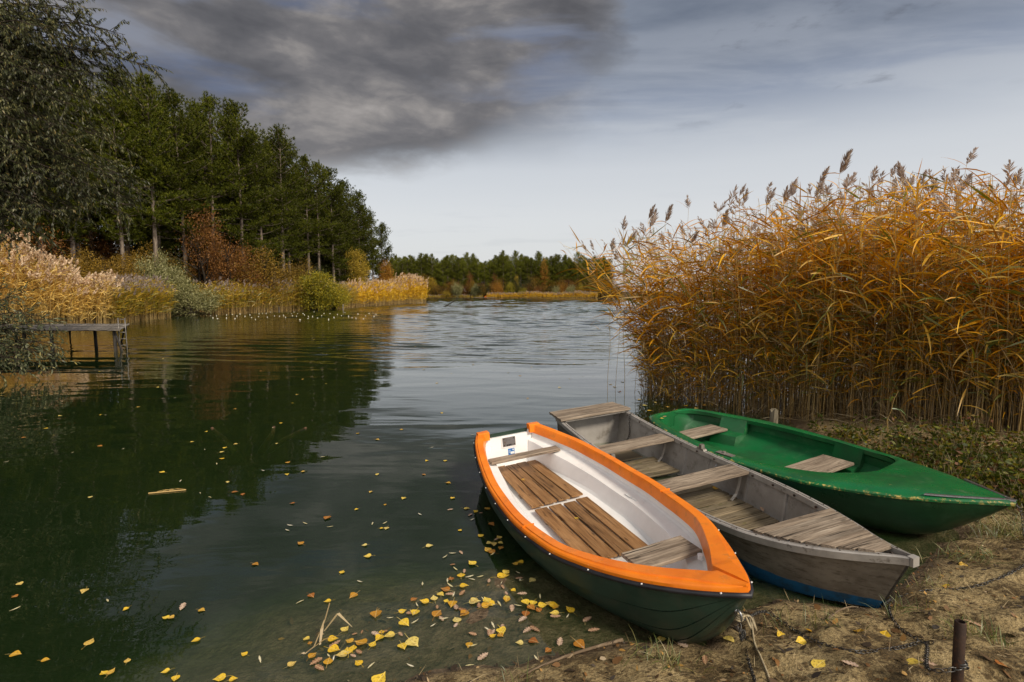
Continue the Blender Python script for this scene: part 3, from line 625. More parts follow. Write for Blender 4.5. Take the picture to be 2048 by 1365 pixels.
# cockpit opening: inner edge as half breadths, rounded at the stern, pointed arch at the foredeck
XO = [.035, .05, .10, .24, .6, .95, 1.3, 1.7, 2.0, 2.25, 2.41, 2.50, 2.53]
ol = curve1(XO, [.05, .20, .30, .39, .48, .54, .555, .555, .48, .36, .22, .09, .0]); orr = curve1(XO, [.05, .20, .30, .40, .52, .625, .665, .655, .60, .54, .47, .34, .0])
mb = MB(); rows = []
def crown(x): return .035*max(0, min(1, (x-2.2)/.6))*(1-max(0, (x-2.8)/.7))
for x in sorted(set(list(np.linspace(0, .034, 3))+list(np.linspace(.035, .32, 18))+list(np.linspace(.32, 2.2, 34))+list(np.linspace(2.2, 2.53, 20))+list(np.linspace(2.53, L3, 20)))):
    s = min(x/L3, 1); z = zs3(s); row = []
    inside = .035 <= x <= 2.53
    for sg, b, oo in ((-1, bl3, ol), (1, br3, orr)):
        B = b(s); I_ = min(oo(x), B-.02) if inside else 0; I_ = max(I_, 0)
        cr = crown(x)
        pts_ = [(B+.006, z-.022), (B+.008, z-.004), (B-.006, z+.008)]+[(B+(I_-B)*t, z+.010+cr*(1-((1-t))**2)+.010*math.sin(t*PI)) for t in (.25, .5, .75, 1)]
        pts_ = [(x, sg*max(y, 0), zz) for y, zz in pts_]
        row.append(pts_)
    rows.append((row, inside))
for side in (0, 1):
    k0 = len(mb.F); mb.loft([r[0][side] for r in rows], flip=bool(side))
    for q in range(k0, len(mb.F)): mb.M[q] = 1 if (q-k0) % 6 < 2 else 0
deck3 = mb.build('deck', [m_gtop, m_gedge], grn, smooth=True, sharp=40)
ZF3 = .10
mb = MB(); rows = []     # the tub inside: coaming lip, wall, floor
for x in sorted(set(list(np.linspace(.035, .32, 16))+list(np.linspace(.32, 2.2, 30))+list(np.linspace(2.2, 2.53, 18)))):
    s = x/L3; z = zs3(s); row = []
    for sg, b, oo in ((-1, bl3, ol), (1, br3, orr)):
        I_ = max(min(oo(x), b(s)-.02), .0); B = max(b(s)-.03, I_); k = min(1, I_/.2)
        pr = [(I_, z+.010), (I_+.004, z-.035*k), (I_+(B-I_)*.8*k, z-.06*k), (I_+(B-I_)*.75*k, z-.14*k), (I_*.93, z-.20*k), (I_*.80, ZF3+.03+(1-k)*.2), (I_*.7, ZF3+(1-k)*.2), (0, ZF3+(1-k)*.2)]
        pr = [(x, sg*y, zz) for y, zz in pr]; row += pr if sg < 0 else pr[::-1][1:]
    rows.append(row)
mb.loft(rows, flip=True); mb.f(*[mb.v((p[0]-.004, p[1], p[2])) for p in rows[0]]); tub3 = mb.build('tub', m_gin, grn, smooth=True, sharp=40)
def buttress(xa, xb, sg, b, oo):      # solid moulded pads that carry the seats
    mb = MB(); R_ = []
    for x in np.linspace(xa, xb, 8):
        s = x/L3; I_ = min(oo(x), b(s)-.02); z = zs3(s)
        R_.append([(x, sg*y, zz) for y, zz in ((I_+.03, z+.004), (I_-.002, z+.002), (I_-.010, z-.04), (I_-.055, z-.155), (I_-.20, z-.175), (I_-.235, ZF3-.01), (I_+.03, ZF3-.01))])
    mb.loft(R_, closed=True, cap=True, flip=sg < 0); mb.build('seat_support', m_gin, tub3, smooth=True, sharp=30)
for sg, b, oo in ((-1, bl3, ol), (1, br3, orr)):
    buttress(.44, .74, sg, b, oo); buttress(1.78, 2.10, sg, b, oo)
mb = MB(); mb.plank((.44, -.36, .268), (.44, .42, .268), (1, 0, 0), .27, .030, 8, .006, .002); mb.build('aft_seat', m_grey, grn, grain=True)
mb = MB(); mb.plank((1.92, -.40, .262), (1.92, .46, .262), (1, 0, 0), .32, .030, 8, .006, .002); mb.build('fore_seat', m_grey, grn, grain=True)
for sg, b, x0, x1 in ((-1, bl3, 3.02, 3.455), (1, br3, 3.05, 3.44)):
    mb = MB(); R_ = []
    for x in np.linspace(x0, x1, 10):
        s = x/L3; y = sg*max(b(s)-.030, .0); z = zs3(s)+.016+crown(x)*.5
        R_.append([(x, y-.016, z-.004), (x, y-.013, z+.006), (x, y+.013, z+.006), (x, y+.016, z-.004)])
    mb.loft(R_, closed=True, cap=True)
    for x in np.linspace(x0+.03, x1-.06, 4):
        s = x/L3; y = sg*(b(s)-.030); mb.tube([(x, y, zs3(s)+.018), (x, y, zs3(s)+.027)], .007, 7)
    mb.build('bow_strip', m_steel, deck3)
mb = MB(); s = 1.42/L3; mb.box((1.42, -bl3(s)+.055, zs3(s)+.022), (.19, .07, .006)); mb.tube([(1.40, -bl3(s)+.06, zs3(s)+.02), (1.40, -bl3(s)+.06, zs3(s)+.04)], .016, 8); mb.build('rowlock_plate', m_alu, deck3)
# ================================================================== PLANT SHAPES
def rnd(n, a, b): return RNG.uniform(a, b, n)
def ribbon_leaves(p0, az, ln, wd, e0, droop, roll, seg=4):
    """bent blade leaves: arrays of base point, azimuth, length, width, start elevation, droop, roll -> V, quads"""
    m = len(p0); u = np.linspace(0, 1, seg+1); h = np.stack([np.cos(az), np.sin(az), 0*az], -1); up = np.array([0, 0, 1.0])
    side0 = np.stack([-np.sin(az), np.cos(az), 0*az], -1); c = p0.copy(); V = np.zeros((m, seg+1, 2, 3)); prof = {4: [.45, 1, .85, .5, .04], 3: [.5, 1, .7, .04], 2: [.6, 1, .05]}[seg]
    for k in range(seg+1):
        e = e0-droop*u[k]; dr = h*np.cos(e)[:, None]+up*np.sin(e)[:, None]; nr = -h*np.sin(e)[:, None]+up*np.cos(e)[:, None]
        s = side0*np.cos(roll)[:, None]+nr*np.sin(roll)[:, None]; w_ = (wd*prof[k]*.5)[:, None]
        V[:, k, 0] = c-s*w_; V[:, k, 1] = c+s*w_
        c = c+dr*(ln/seg)[:, None]
    b = np.arange(m)[:, None]*(seg+1)*2; q = np.array([[2*k, 2*k+1, 2*k+3, 2*k+2] for k in range(seg)])
    return V.reshape(-1, 3), (b[:, :, None]+q[None]).reshape(-1, 4)
def stalks(P, r):
    """thin three sided stalks along polylines P (n,k,3) with radii r (n,)"""
    n, k, _ = P.shape; V = np.zeros((n, k, 3, 3)); tp = np.linspace(1, .55, k)
    for j in range(3):
        a = 2*PI*j/3; V[:, :, j] = P+np.stack([np.cos(a)*r[:, None]*tp, np.sin(a)*r[:, None]*tp, 0*r[:, None]*tp], -1)
    b = np.arange(n)[:, None]*k*3; q = []
    for i in range(k-1):
        for j in range(3): q.append([i*3+j, i*3+(j+1) % 3, i*3+3+(j+1) % 3, i*3+3+j])
    return V.reshape(-1, 3), (b[:, :, None]+np.array(q)[None]).reshape(-1, 4)
def plumes(tip, lean_az, size, nb=36, wid=.010):
    """feathery seed heads: branchlets streaming up and to one side"""
    n = len(tip); t = RNG.uniform(0, 1, (n, nb)); a = RNG.uniform(0, 2*PI, (n, nb)); sz = size[:, None]
    lk = RNG.uniform(.1, .75, n); axis = np.stack([np.cos(lean_az)*lk, np.sin(lean_az)*lk, np.full(n, .9)], -1)
    base = tip[:, None]+axis[:, None]*(t*sz)[..., None]*.85
    spread = (.42*np.sin(np.clip(t*.85+.18, 0, 1)*PI)+.06)
    d = axis[:, None]*.9+np.stack([np.cos(a), np.sin(a), 0*a], -1)*spread[..., None]*1.5+np.stack([np.cos(lean_az), np.sin(lean_az), -.1+0*lean_az], -1)[:, None]*.25
    d = norm(d); ln = sz*RNG.uniform(.22, .5, (n, nb))*(1.1-.55*t)
    s = norm(np.cross(d, RNG.normal(size=(n, nb, 3)))); w_ = wid*sz/.28
    V = np.stack([base, base+d*(ln*.5)[..., None]+s*(w_)[..., None], base+d*ln[..., None], base+d*(ln*.5)[..., None]-s*w_[..., None]], 2).reshape(-1, 3)
    return V, np.arange(n*nb*4).reshape(-1, 4)
def merge(parts):
    """[(V, F, material)] -> V, F, MI"""
    Vs, Fs, M, o = [], [], [], 0
    for V, F, m in parts:
        Vs.append(V); Fs.append(F+o); M += [np.full(len(F), m)]; o += len(V)
    return np.concatenate(Vs), Fs, np.concatenate(M)
def reed_parts(base, h, lean, nl=13, ll=(.30, .55), lw=(.016, .030), t0=.28, sr=.0045, seg=4, wind=None, wk=.6, plume=None, pnb=36, psize=(.2, .32), droop=(.5, 1.7), e0=(.35, 1.1), pw=.010):
    n = len(base); k = 6; u = np.linspace(0, 1, k)
    P = base[:, None]+np.stack([lean[:, :1]*h[:, None]*u**2, lean[:, 1:]*h[:, None]*u**2, h[:, None]*u], -1)
    P[:, 1:-1] += RNG.normal(0, .012, (n, k-2, 3))*np.array([1, 1, 0])
    sV, sF = stalks(P, rnd(n, .8, 1.25)*sr)
    m = n*nl; t = t0+(1-t0)*np.tile((np.arange(nl)+.5)/nl, n)+rnd(m, -.03, .03); t = np.clip(t, 0, 1); i = np.repeat(np.arange(n), nl)
    x = t*(k-1); j = np.minimum(x.astype(int), k-2); f = (x-j)[:, None]; p0 = P[i, j]*(1-f)+P[i, j+1]*f
    az = rnd(m, 0, 2*PI)
    if wind is not None:
        pull = np.where(RNG.random(m) < wk); az[pull] = wind+RNG.normal(0, .55, len(pull[0]))
    sc = np.interp(t, [0, t0, .55, .9, 1], [.6, .7, 1, .95, .6])
    lV, lF = ribbon_leaves(p0, az, rnd(m, *ll)*sc, rnd(m, *lw)*sc, rnd(m, *e0), rnd(m, *droop), rnd(m, -1.1, 1.1), seg)
    parts = [(lV, lF, 0), (sV, sF, 1)]
    if plume is not None and plume.any():
        q = np.where(plume)[0]; pV, pF = plumes(P[q, -1]-np.array([0, 0, .02]), np.full(len(q), wind if wind is not None else 0.)+RNG.normal(0, .8, len(q)), rnd(len(q), *psize), pnb, pw); parts.append((pV, pF, 2))
    return parts
def quad_leaves(p, d, ln, wd):
    """small flat leaves: base, direction, length, width -> V, quads"""
    s = norm(np.cross(d, RNG.normal(size=d.shape))); l_ = ln[:, None]; w_ = wd[:, None]*.5
    V = np.stack([p, p+d*l_*.45+s*w_, p+d*l_, p+d*l_*.45-s*w_], 1).reshape(-1, 3)
    return V, np.arange(len(p)*4).reshape(-1, 4)

m_reed = leafmat('gold_reed_leaf', [(0, (.36, .145, .005)), (.3, (.66, .285, .008)), (.6, (.82, .41, .014)), (.78, (.88, .52, .035)), (.87, (.66, .52, .28)), (.90, (.14, .16, .012)), (1, (.26, .24, .02))], .34, .5, 0, gloss=.02)
m_reedstem = leafmat('reed_stem', [(0, (.26, .15, .03)), (.5, (.46, .29, .085)), (1, (.60, .43, .17))], .1, .5, 0)
m_plume = leafmat('reed_plume', [(0, (.32, .25, .215)), (.5, (.50, .41, .37)), (1, (.64, .56, .51))], .5, .8, 0, gloss=.0)
m_plumepale = leafmat('pale_reed_plume', [(0, (.46, .31, .19)), (.5, (.72, .54, .36)), (1, (.84, .68, .50))], .25, .8, 0, gloss=.0)
m_greedl = leafmat('green_gold_reed_leaf', [(0, (.13, .15, .010)), (.25, (.30, .26, .014)), (.5, (.66, .42, .016)), (.8, (.84, .54, .03)), (1, (.20, .23, .02))], .45, .5, 0)
m_goldl = leafmat('yellow_reed_leaf', [(0, (.54, .31, .008)), (.5, (.84, .50, .012)), (1, (.90, .62, .04))], .25, .5, 0, gloss=.02)
m_strawl = leafmat('straw_reed_leaf', [(0, (.60, .36, .07)), (.5, (.84, .57, .14)), (1, (.90, .70, .26))], .25, .5, 0, gloss=.02)
m_green = leafmat('green_reed_leaf', [(0, (.035, .085, .018)), (.5, (.07, .15, .03)), (1, (.17, .22, .04))], .4, .5, 0)

# ------------------------------------------------------------------ the big reed bed on the right
FR = [(2.62, 10.1), (3.3, 9.25), (4.2, 8.3), (4.95, 7.45), (5.5, 6.6), (6.1, 5.9), (7.2, 5.3), (9.5, 4.6)]
frl = np.array(FR); seglen = np.hypot(*np.diff(frl, axis=0).T); cum = np.concatenate([[0], np.cumsum(seglen)])
def front(t): return np.stack([np.interp(t, cum, frl[:, 0]), np.interp(t, cum, frl[:, 1])], -1)
def reed_spots(n, depth, tmax=None, power=1.5):
    t = RNG.uniform(0, tmax or cum[-1], n); dp = depth*RNG.random(n)**power; f = front(t); dirv = np.array([.60, .80])
    left = np.maximum(0, .9-t)/.9; q = f+dp[:, None]*(dirv+np.stack([-.25*left, .1*left], -1))+RNG.normal(0, .05, (n, 2))
    return t, dp, q
def top_h(t): return np.interp(t, [0, .6, 1.4, 2.6, 4, 5.2, 7, 9], [3.15, 3.35, 3.3, 3.3, 3.15, 2.85, 2.65, 2.6])
def make_bed(n, depth, seed):
    t, dp, q = reed_spots(n, depth); z = np.maximum(ground_z(q[:, 0], q[:, 1]), -.35)
    h = (top_h(t)+.12+dp*.09)*rnd(n, .76, 1.05); edge = np.clip(1-t/1.5, 0, 1); fr = np.clip(1-dp/1.2, 0, 1)
    lean = np.stack([-.62*edge*RNG.random(n)**.8+RNG.normal(0, .05, n)-.02*fr, -.05*fr*RNG.random(n)+RNG.normal(0, .05, n)], -1)
    return reed_parts(np.concatenate([q, z[:, None]], 1), h-z*0, lean, nl=13, ll=(.34, .66), lw=(.014, .036), t0=.24, wind=PI*.97, wk=.25, droop=(.0, 1.0), e0=(-.35, 1.0), sr=.0048, plume=(RNG.random(n) < .45)&(dp > .8), pnb=34, psize=(.16, .30), pw=.009)
def low_bed(n):
    t, dp, q = reed_spots(n, 1.3, None, 1.0); q = q-np.array([.06, .10])*np.clip(t-1, 0, 2)[:, None]*RNG.random((n, 1)); z = np.maximum(ground_z(q[:, 0], q[:, 1]), -.3); k = np.interp(t, [0, 1.5, 3, 6], [.55, .7, 1, 1]); sel = RNG.random(n) < k; q, z = q[sel], z[sel]; m = len(q)
    return reed_parts(np.concatenate([q, z[:, None]], 1), rnd(m, 1.3, 2.7), RNG.normal(0, .12, (m, 2))+np.array([-.05, -.10]), nl=10, ll=(.30, .60), lw=(.016, .034), t0=.22, droop=(-.05, 1.1), e0=(-.5, .8), sr=.0046)
V, F, MI = merge(make_bed(1950, 4.2, 1)+[(a, b_, 3 if c_ == 0 else c_) for a, b_, c_ in low_bed(760)])
m_reedlow = leafmat('mixed_reed_leaf', [(0, (.10, .12, .012)), (.3, (.20, .19, .018)), (.5, (.48, .25, .015)), (.8, (.80, .48, .04)), (1, (.12, .17, .025))], .42, .5, 0)
link('reed_bed', np_mesh('reed_bed', V, F, [m_reed, m_reedstem, m_plume, m_reedlow], MI), kind='stuff', label='dense bed of tall golden reeds behind the boats')
# bare stems and broken straw at the foot of the reeds, and the leafy low skirt
n = 1200; t, dp, q = reed_spots(n, 1.6, 6.8, 1.2); z = np.maximum(ground_z(q[:, 0], q[:, 1]), -.3)
parts = reed_parts(np.concatenate([q, z[:, None]], 1), rnd(n, .5, 1.9), RNG.normal(0, .36, (n, 2)), nl=3, ll=(.2, .45), lw=(.010, .02), sr=.0042, t0=.3, droop=(.5, 2.4))
n2 = 800; t, dp, q = reed_spots(n2, .6, 5.0, 1.0); t2 = t; k = (q[:, 0] > 3.9); q = q[k]-np.array([.22, .30])*RNG.random((k.sum(), 1)); z = ground_z(q[:, 0], q[:, 1])+.02
aV, aF = ribbon_leaves(np.concatenate([q, z[:, None]], 1), rnd(len(q), 0, 2*PI), rnd(len(q), .2, .6), rnd(len(q), .006, .012), rnd(len(q), .0, .9), rnd(len(q), .0, .9), rnd(len(q), -1, 1), 3)
V, F, MI = merge(parts+[(aV, aF, 1)])
m_straw = leafmat('dead_straw', [(0, (.16, .10, .04)), (.5, (.34, .24, .11)), (1, (.50, .39, .22))], .2, .6, 0)
link('reed_litter', np_mesh('reed_litter', V, F, [m_reed, m_straw], MI), kind='stuff', label='broken dead reed straw at the foot of the reeds')
# plumed reeds that stand above the bed, one object each
protos = []
def reed_mesh(i, nlv=12, pn=130):
    pr = reed_parts(np.zeros((1, 3)), np.array([3.3]), np.array([[RNG.uniform(-.03, .05), RNG.uniform(-.03, .03)]]), nl=nlv, ll=(.32, .55), lw=(.016, .027), t0=.38, wind=0.25, wk=.35, plume=np.array([True]), pnb=pn, psize=(.20, .37), droop=(.1, 1.0), e0=(-.1, .8), pw=.007)
    return [np_mesh(nm, V, F, m) for nm, (V, F, _), m in zip(('leaves', 'stem', 'plume'), pr, (m_reed, m_reedstem, m_plume))]
protos = [reed_mesh(i, random.choice((8, 10, 13)), random.choice((60, 100, 140))) for i in range(12)]
PL = [(1262, 428, 10.2), (1281, 418, 10.4), (1296, 414, 10.8), (1319, 402, 10.3), (1343, 410, 10.9), (1382, 376, 9.8), (1424, 384, 9.6), (1437, 374, 9.2), (1497, 354, 9.3), (1508, 362, 9.9), (1532, 352, 9.2), (1556, 350, 8.8), (1568, 346, 9.4), (1584, 348, 9.0), (1598, 358, 8.7), (1634, 326, 8.6), (1658, 306, 8.4), (1668, 332, 9.2), (1688, 332, 8.8), (1694, 350, 8.2), (1716, 330, 8.5), (1755, 318, 8.2), (1778, 328, 8.4), (1812, 304, 8.0), (1838, 308, 7.9), (1826, 345, 8.6), (1850, 352, 8.9), (1872, 334, 8.0), (1892, 348, 8.4), (1905, 283, 7.4), (1922, 348, 8.0), (1994, 310, 7.2), (2022, 336, 7.4), (2042, 324, 7.0), (1645, 352, 8.9), (1735, 356, 8.8), (1610, 356, 9.4), (1240, 462, 10.6), (1226, 470, 10.3), (1368, 452, 9.6), (1456, 420, 9.3), (1476, 430, 9.0), (1790, 356, 8.1), (1960, 372, 7.6), (1700, 372, 8.6), (1545, 372, 9.3)]
for i, (u, v, Y) in enumerate(PL):
    p = at_depth(u, v, Y); gz = max(float(ground_z(p.x, p.y)), -.3)
    lab = 'golden reed with a feathery grey brown plume standing above the top of the reed bed'
    if i == 29: lab = 'tallest plumed reed, standing clear of the reed bed against the sky'
    e = empty('plumed_reed', (p.x-.05, p.y, gz), (random.gauss(0, .03), random.gauss(0, .04), random.uniform(-.9, .9)), label=lab, cat='reed', group='plumed reeds above the bed')
    k = (p.z-gz)/3.6; e.scale = (k*.5+.5, k*.5+.5, k)
    for nm, me in zip(('leaves', 'stem', 'plume'), protos[(i*5) % 12]): link(nm, me, e)
# the few leaning green and gold reeds in front
def lone_reed(u, v, z, h, lean, mats, lab, nl=9, ll=(.35, .6), lw=(.02, .03), t0=.25, droop=(.3, 1.4), e0=(-.2, .7)):
    b = ground(u, v, z); pr = reed_parts(np.array([[0, 0, 0.]]), np.array([h]), np.array([lean]), nl=nl, ll=ll, lw=lw, t0=t0, wind=None, droop=droop, e0=e0, sr=.005)
    e = empty('leaning_reed', b, label=lab, cat='reed')
    for nm, (V, F, _), m in zip(('leaves', 'stem'), pr, mats): link(nm, np_mesh(nm, V, F, m), e)
lone_reed(2046, 880, .25, 1.75, (-.42, .05), (m_green, m_reedstem), 'green reed with long drooping blades leaning over the bank', 9, (.3, .55), (.022, .034), .5, (1.2, 2.0), (-.5, .3))
lone_reed(1960, 860, .25, .95, (-.25, -.05), (m_reed, m_reedstem), 'orange reed bending low over the green weeds', 8, (.25, .42), (.02, .03), .3, (.9, 1.9), (-.4, .3))
lone_reed(1770, 880, .22, .62, (.12, -.1), (m_green, m_reedstem), 'small green reed shoot among the weeds beyond the green boat', 7, (.2, .34), (.016, .026), .4, (1.0, 2.0), (-.2, .5))
lone_reed(1300, 800, -.05, 1.0, (-.10, 0), (m_greedl, m_reedstem), 'short green and yellow reed at the water edge of the bed', 6, (.3, .5), (.018, .03), .45, (.8, 1.8), (0, .8))

# ------------------------------------------------------------------ low weeds on the bank
m_weed = leafmat('weed_leaf', [(0, (.028, .040, .005)), (.4, (.060, .078, .007)), (.7, (.12, .135, .010)), (.86, (.24, .20, .016)), (.92, (.20, .11, .02)), (1, (.14, .05, .03))], .35, .5, 0, gloss=.015)
n = 360; u = rnd(n, 1600, 2090); v = 860+(u-1585)*.20+rnd(n, -30, 62)
cl = np.array([ground(a, b, .2).to_tuple() for a, b in zip(u, v)]); ok = lake_sd(cl[:, 0], cl[:, 1]) > .05; cl = cl[ok]; cl[:, 2] = ground_z(cl[:, 0], cl[:, 1])
hh = rnd(len(cl), .08, .28)*np.where(RNG.random(len(cl)) < .25, 1.6, 1); nl = 26; m = len(cl)*nl; i = np.repeat(np.arange(len(cl)), nl)
p = cl[i]+RNG.normal(0, .07, (m, 3))*np.array([1, 1, 0]); p[:, 2] = cl[i, 2]+hh[i]*RNG.random(m)
d = norm(RNG.normal(size=(m, 3))*np.array([1, 1, .5])+np.array([0, 0, .25])); lV, lF = quad_leaves(p, d, rnd(m, .035, .08), rnd(m, .018, .036))
ks = len(cl)*3; j = np.repeat(np.arange(len(cl)), 3); a = rnd(ks, 0, 2*PI); tp = cl[j]+np.stack([np.cos(a)*.09, np.sin(a)*.09, hh[j]], -1); tp2 = (cl[j]+tp)/2+np.array([0, 0, .03])
sV, sF = stalks(np.stack([cl[j], tp2, tp], 1), np.full(ks, .0022))
link('weeds', np_mesh('weeds', *(lambda r: (r[0], r[1], [m_weed, m_straw], r[2]))(merge([(lV, lF, 0), (sV, sF, 1)]))), kind='stuff', label='low green weeds on the bank between the green boat and the reeds')
m_grass = leafmat('short_grass', [(0, (.06, .10, .012)), (.6, (.14, .17, .02)), (1, (.33, .27, .07))], .35, .5, 0)
n = 3400; u = rnd(n, 1560, 2120); v = 905+(u-1560)*.17+rnd(n, -55, 75)
g = np.array([ground(a, b, .2).to_tuple() for a, b in zip(u, v)]); g = g[lake_sd(g[:, 0], g[:, 1]) > .02]
q = []
for a, b, c in [(1330, 1325, 30), (1290, 1300, 22), (1362, 1338, 26), (1700, 1095, 14), (1860, 1160, 40), (1920, 1290, 60), (1800, 1215, 40), (1980, 1300, 50), (1960, 1110, 70), (1640, 1260, 30), (1560, 1240, 18), (1030, 1352, 14), (1900, 1100, 50), (2010, 1060, 60)]:
    c0 = ground(a, b, .12); q.append(np.array([[c0.x+random.gauss(0, .06), c0.y+random.gauss(0, .06), 0] for _ in range(c)]))
g = np.concatenate([g]+q); g[:, 2] = ground_z(g[:, 0], g[:, 1]); m = len(g)
V, F = ribbon_leaves(g, rnd(m, 0, 2*PI), rnd(m, .05, .16), rnd(m, .002, .0045), rnd(m, .6, 1.45), rnd(m, .2, 1.4), rnd(m, -1, 1), 3)
link('grass', np_mesh('grass', V, F, m_grass), kind='stuff', label='thin short grass tufts on the sandy bank')

# ------------------------------------------------------------------ reed beds along the left shore and far shore
def strip(name, path, n, depth, h, mats, label, plume=.5, ll=(.4, .8), lw=(.035, .06), lean=(.10, 0), nl=9, psize=(.28, .45), kind='stuff', wind=0.2, into=1.0, pw=.02, wob=.0, sr=.009):
    P_ = np.array(path, float); L_ = np.hypot(*np.diff(P_, axis=0).T); c = np.concatenate([[0], np.cumsum(L_)]); t = RNG.uniform(0, c[-1], n)
    q = np.stack([np.interp(t, c, P_[:, 0]), np.interp(t, c, P_[:, 1])], -1); td = np.stack([np.interp(t+.3, c, P_[:, 0])-np.interp(t-.3, c, P_[:, 0]), np.interp(t+.3, c, P_[:, 1])-np.interp(t-.3, c, P_[:, 1])], -1); td = norm(td)
    nrm_ = np.stack([-td[:, 1], td[:, 0]], -1)*into; q = q+nrm_*(depth*RNG.random(n))[:, None]
    z = np.maximum(ground_z(q[:, 0], q[:, 1]), -.2); hv = np.interp(t/c[-1], np.linspace(0, 1, len(h)), h)*(1+wob*np.sin(t*1.7)*np.cos(t*.73+1))*rnd(n, .68, 1.08)
    ln_ = np.stack([lean[0]+RNG.normal(0, .09, n), lean[1]+RNG.normal(0, .09, n)], -1)
    pr = reed_parts(np.concatenate([q, z[:, None]], 1), hv, ln_, nl=nl, ll=ll, lw=lw, t0=.22, sr=sr, seg=2, wind=wind, wk=.4, plume=RNG.random(n) < plume, pnb=22, psize=psize, pw=pw, droop=(.3, 1.5), e0=(.1, 1.2))
    V, F, MI = merge(pr); return link(name, np_mesh(name, V, F, mats, MI), kind=kind, label=label)
strip('reed_bed', [(-33, 28.5), (-29.5, 31.0), (-26.3, 33.2)], 1050, 4.5, [4.7, 4.3, 2.8], [m_strawl, m_reedstem, m_plumepale], 'tall straw coloured reed clump with pale plumes behind the jetty', .75, (.45, .85), (.03, .055), (.16, 0), 11, (.4, .6), pw=.026, wob=.16)
strip('reed_bed', [(-27.0, 34.8), (-28.0, 39), (-29.2, 44.0)], 1300, 3.2, [2.6, 3.0, 3.2, 3.0], [m_greedl, m_reedstem, m_plume], 'lower green and yellow reeds between the straw reeds and the silver bush', .4, (.4, .8), (.035, .06), (.12, 0), 10, (.35, .5), pw=.025)
strip('reed_bed', [(-28.2, 49), (-25.6, 58), (-24.3, 64), (-22.8, 76)], 2300, 3.0, [2.6, 2.9, 3.1, 2.9, 3.2, 3.0], [m_greedl, m_reedstem, m_plume], 'long strip of green and yellow reeds below the pine wood', .22, (.4, .8), (.04, .07), (.08, 0), 9, (.35, .5), pw=.03, wob=.12)
strip('reed_bed', [(-22.8, 76), (-21.2, 88), (-20.3, 99)], 1500, 3.2, [3.0, 3.4, 3.6, 3.4], [m_goldl, m_reedstem, m_plumepale], 'bright yellow reeds near the end of the left shore', .35, (.4, .8), (.05, .08), (.1, 0), 9, (.4, .55), pw=.035, wob=.15)
strip('reed_bed', [(-20.2, 100), (-18.8, 106), (-18.6, 112)], 1000, 4.0, [4.6, 5.0, 4.4], [m_goldl, m_reedstem, m_plumepale], 'orange yellow reed clump at the tip of the left shore', .6, (.5, .9), (.06, .09), (.1, 0), 10, (.45, .6), pw=.04, wob=.1)
strip('reed_bed', [(40, 241), (30, 239.5), (12, 239), (-5, 240), (-12, 241)], 2400, 3.0, [2.6, 3.0, 2.3, 3.0, 2.2, 2.4], [m_goldl, m_reedstem, m_plume], 'thin band of yellow reeds along the far shore', .5, (.6, 1.1), (.10, .16), (.05, 0), 6, (.4, .6), into=-1, pw=.08, wob=.12, sr=.03)
strip('reed_bed', [(-14, 242), (-28, 242.5), (-42, 241.5)], 500, 2.0, [1.2, 1.4, 1.0], [m_greedl, m_reedstem, m_plume], 'low olive reeds on the far shore', .2, (.5, .9), (.10, .16), (.05, 0), 6, (.4, .6), into=-1, pw=.08, sr=.03)
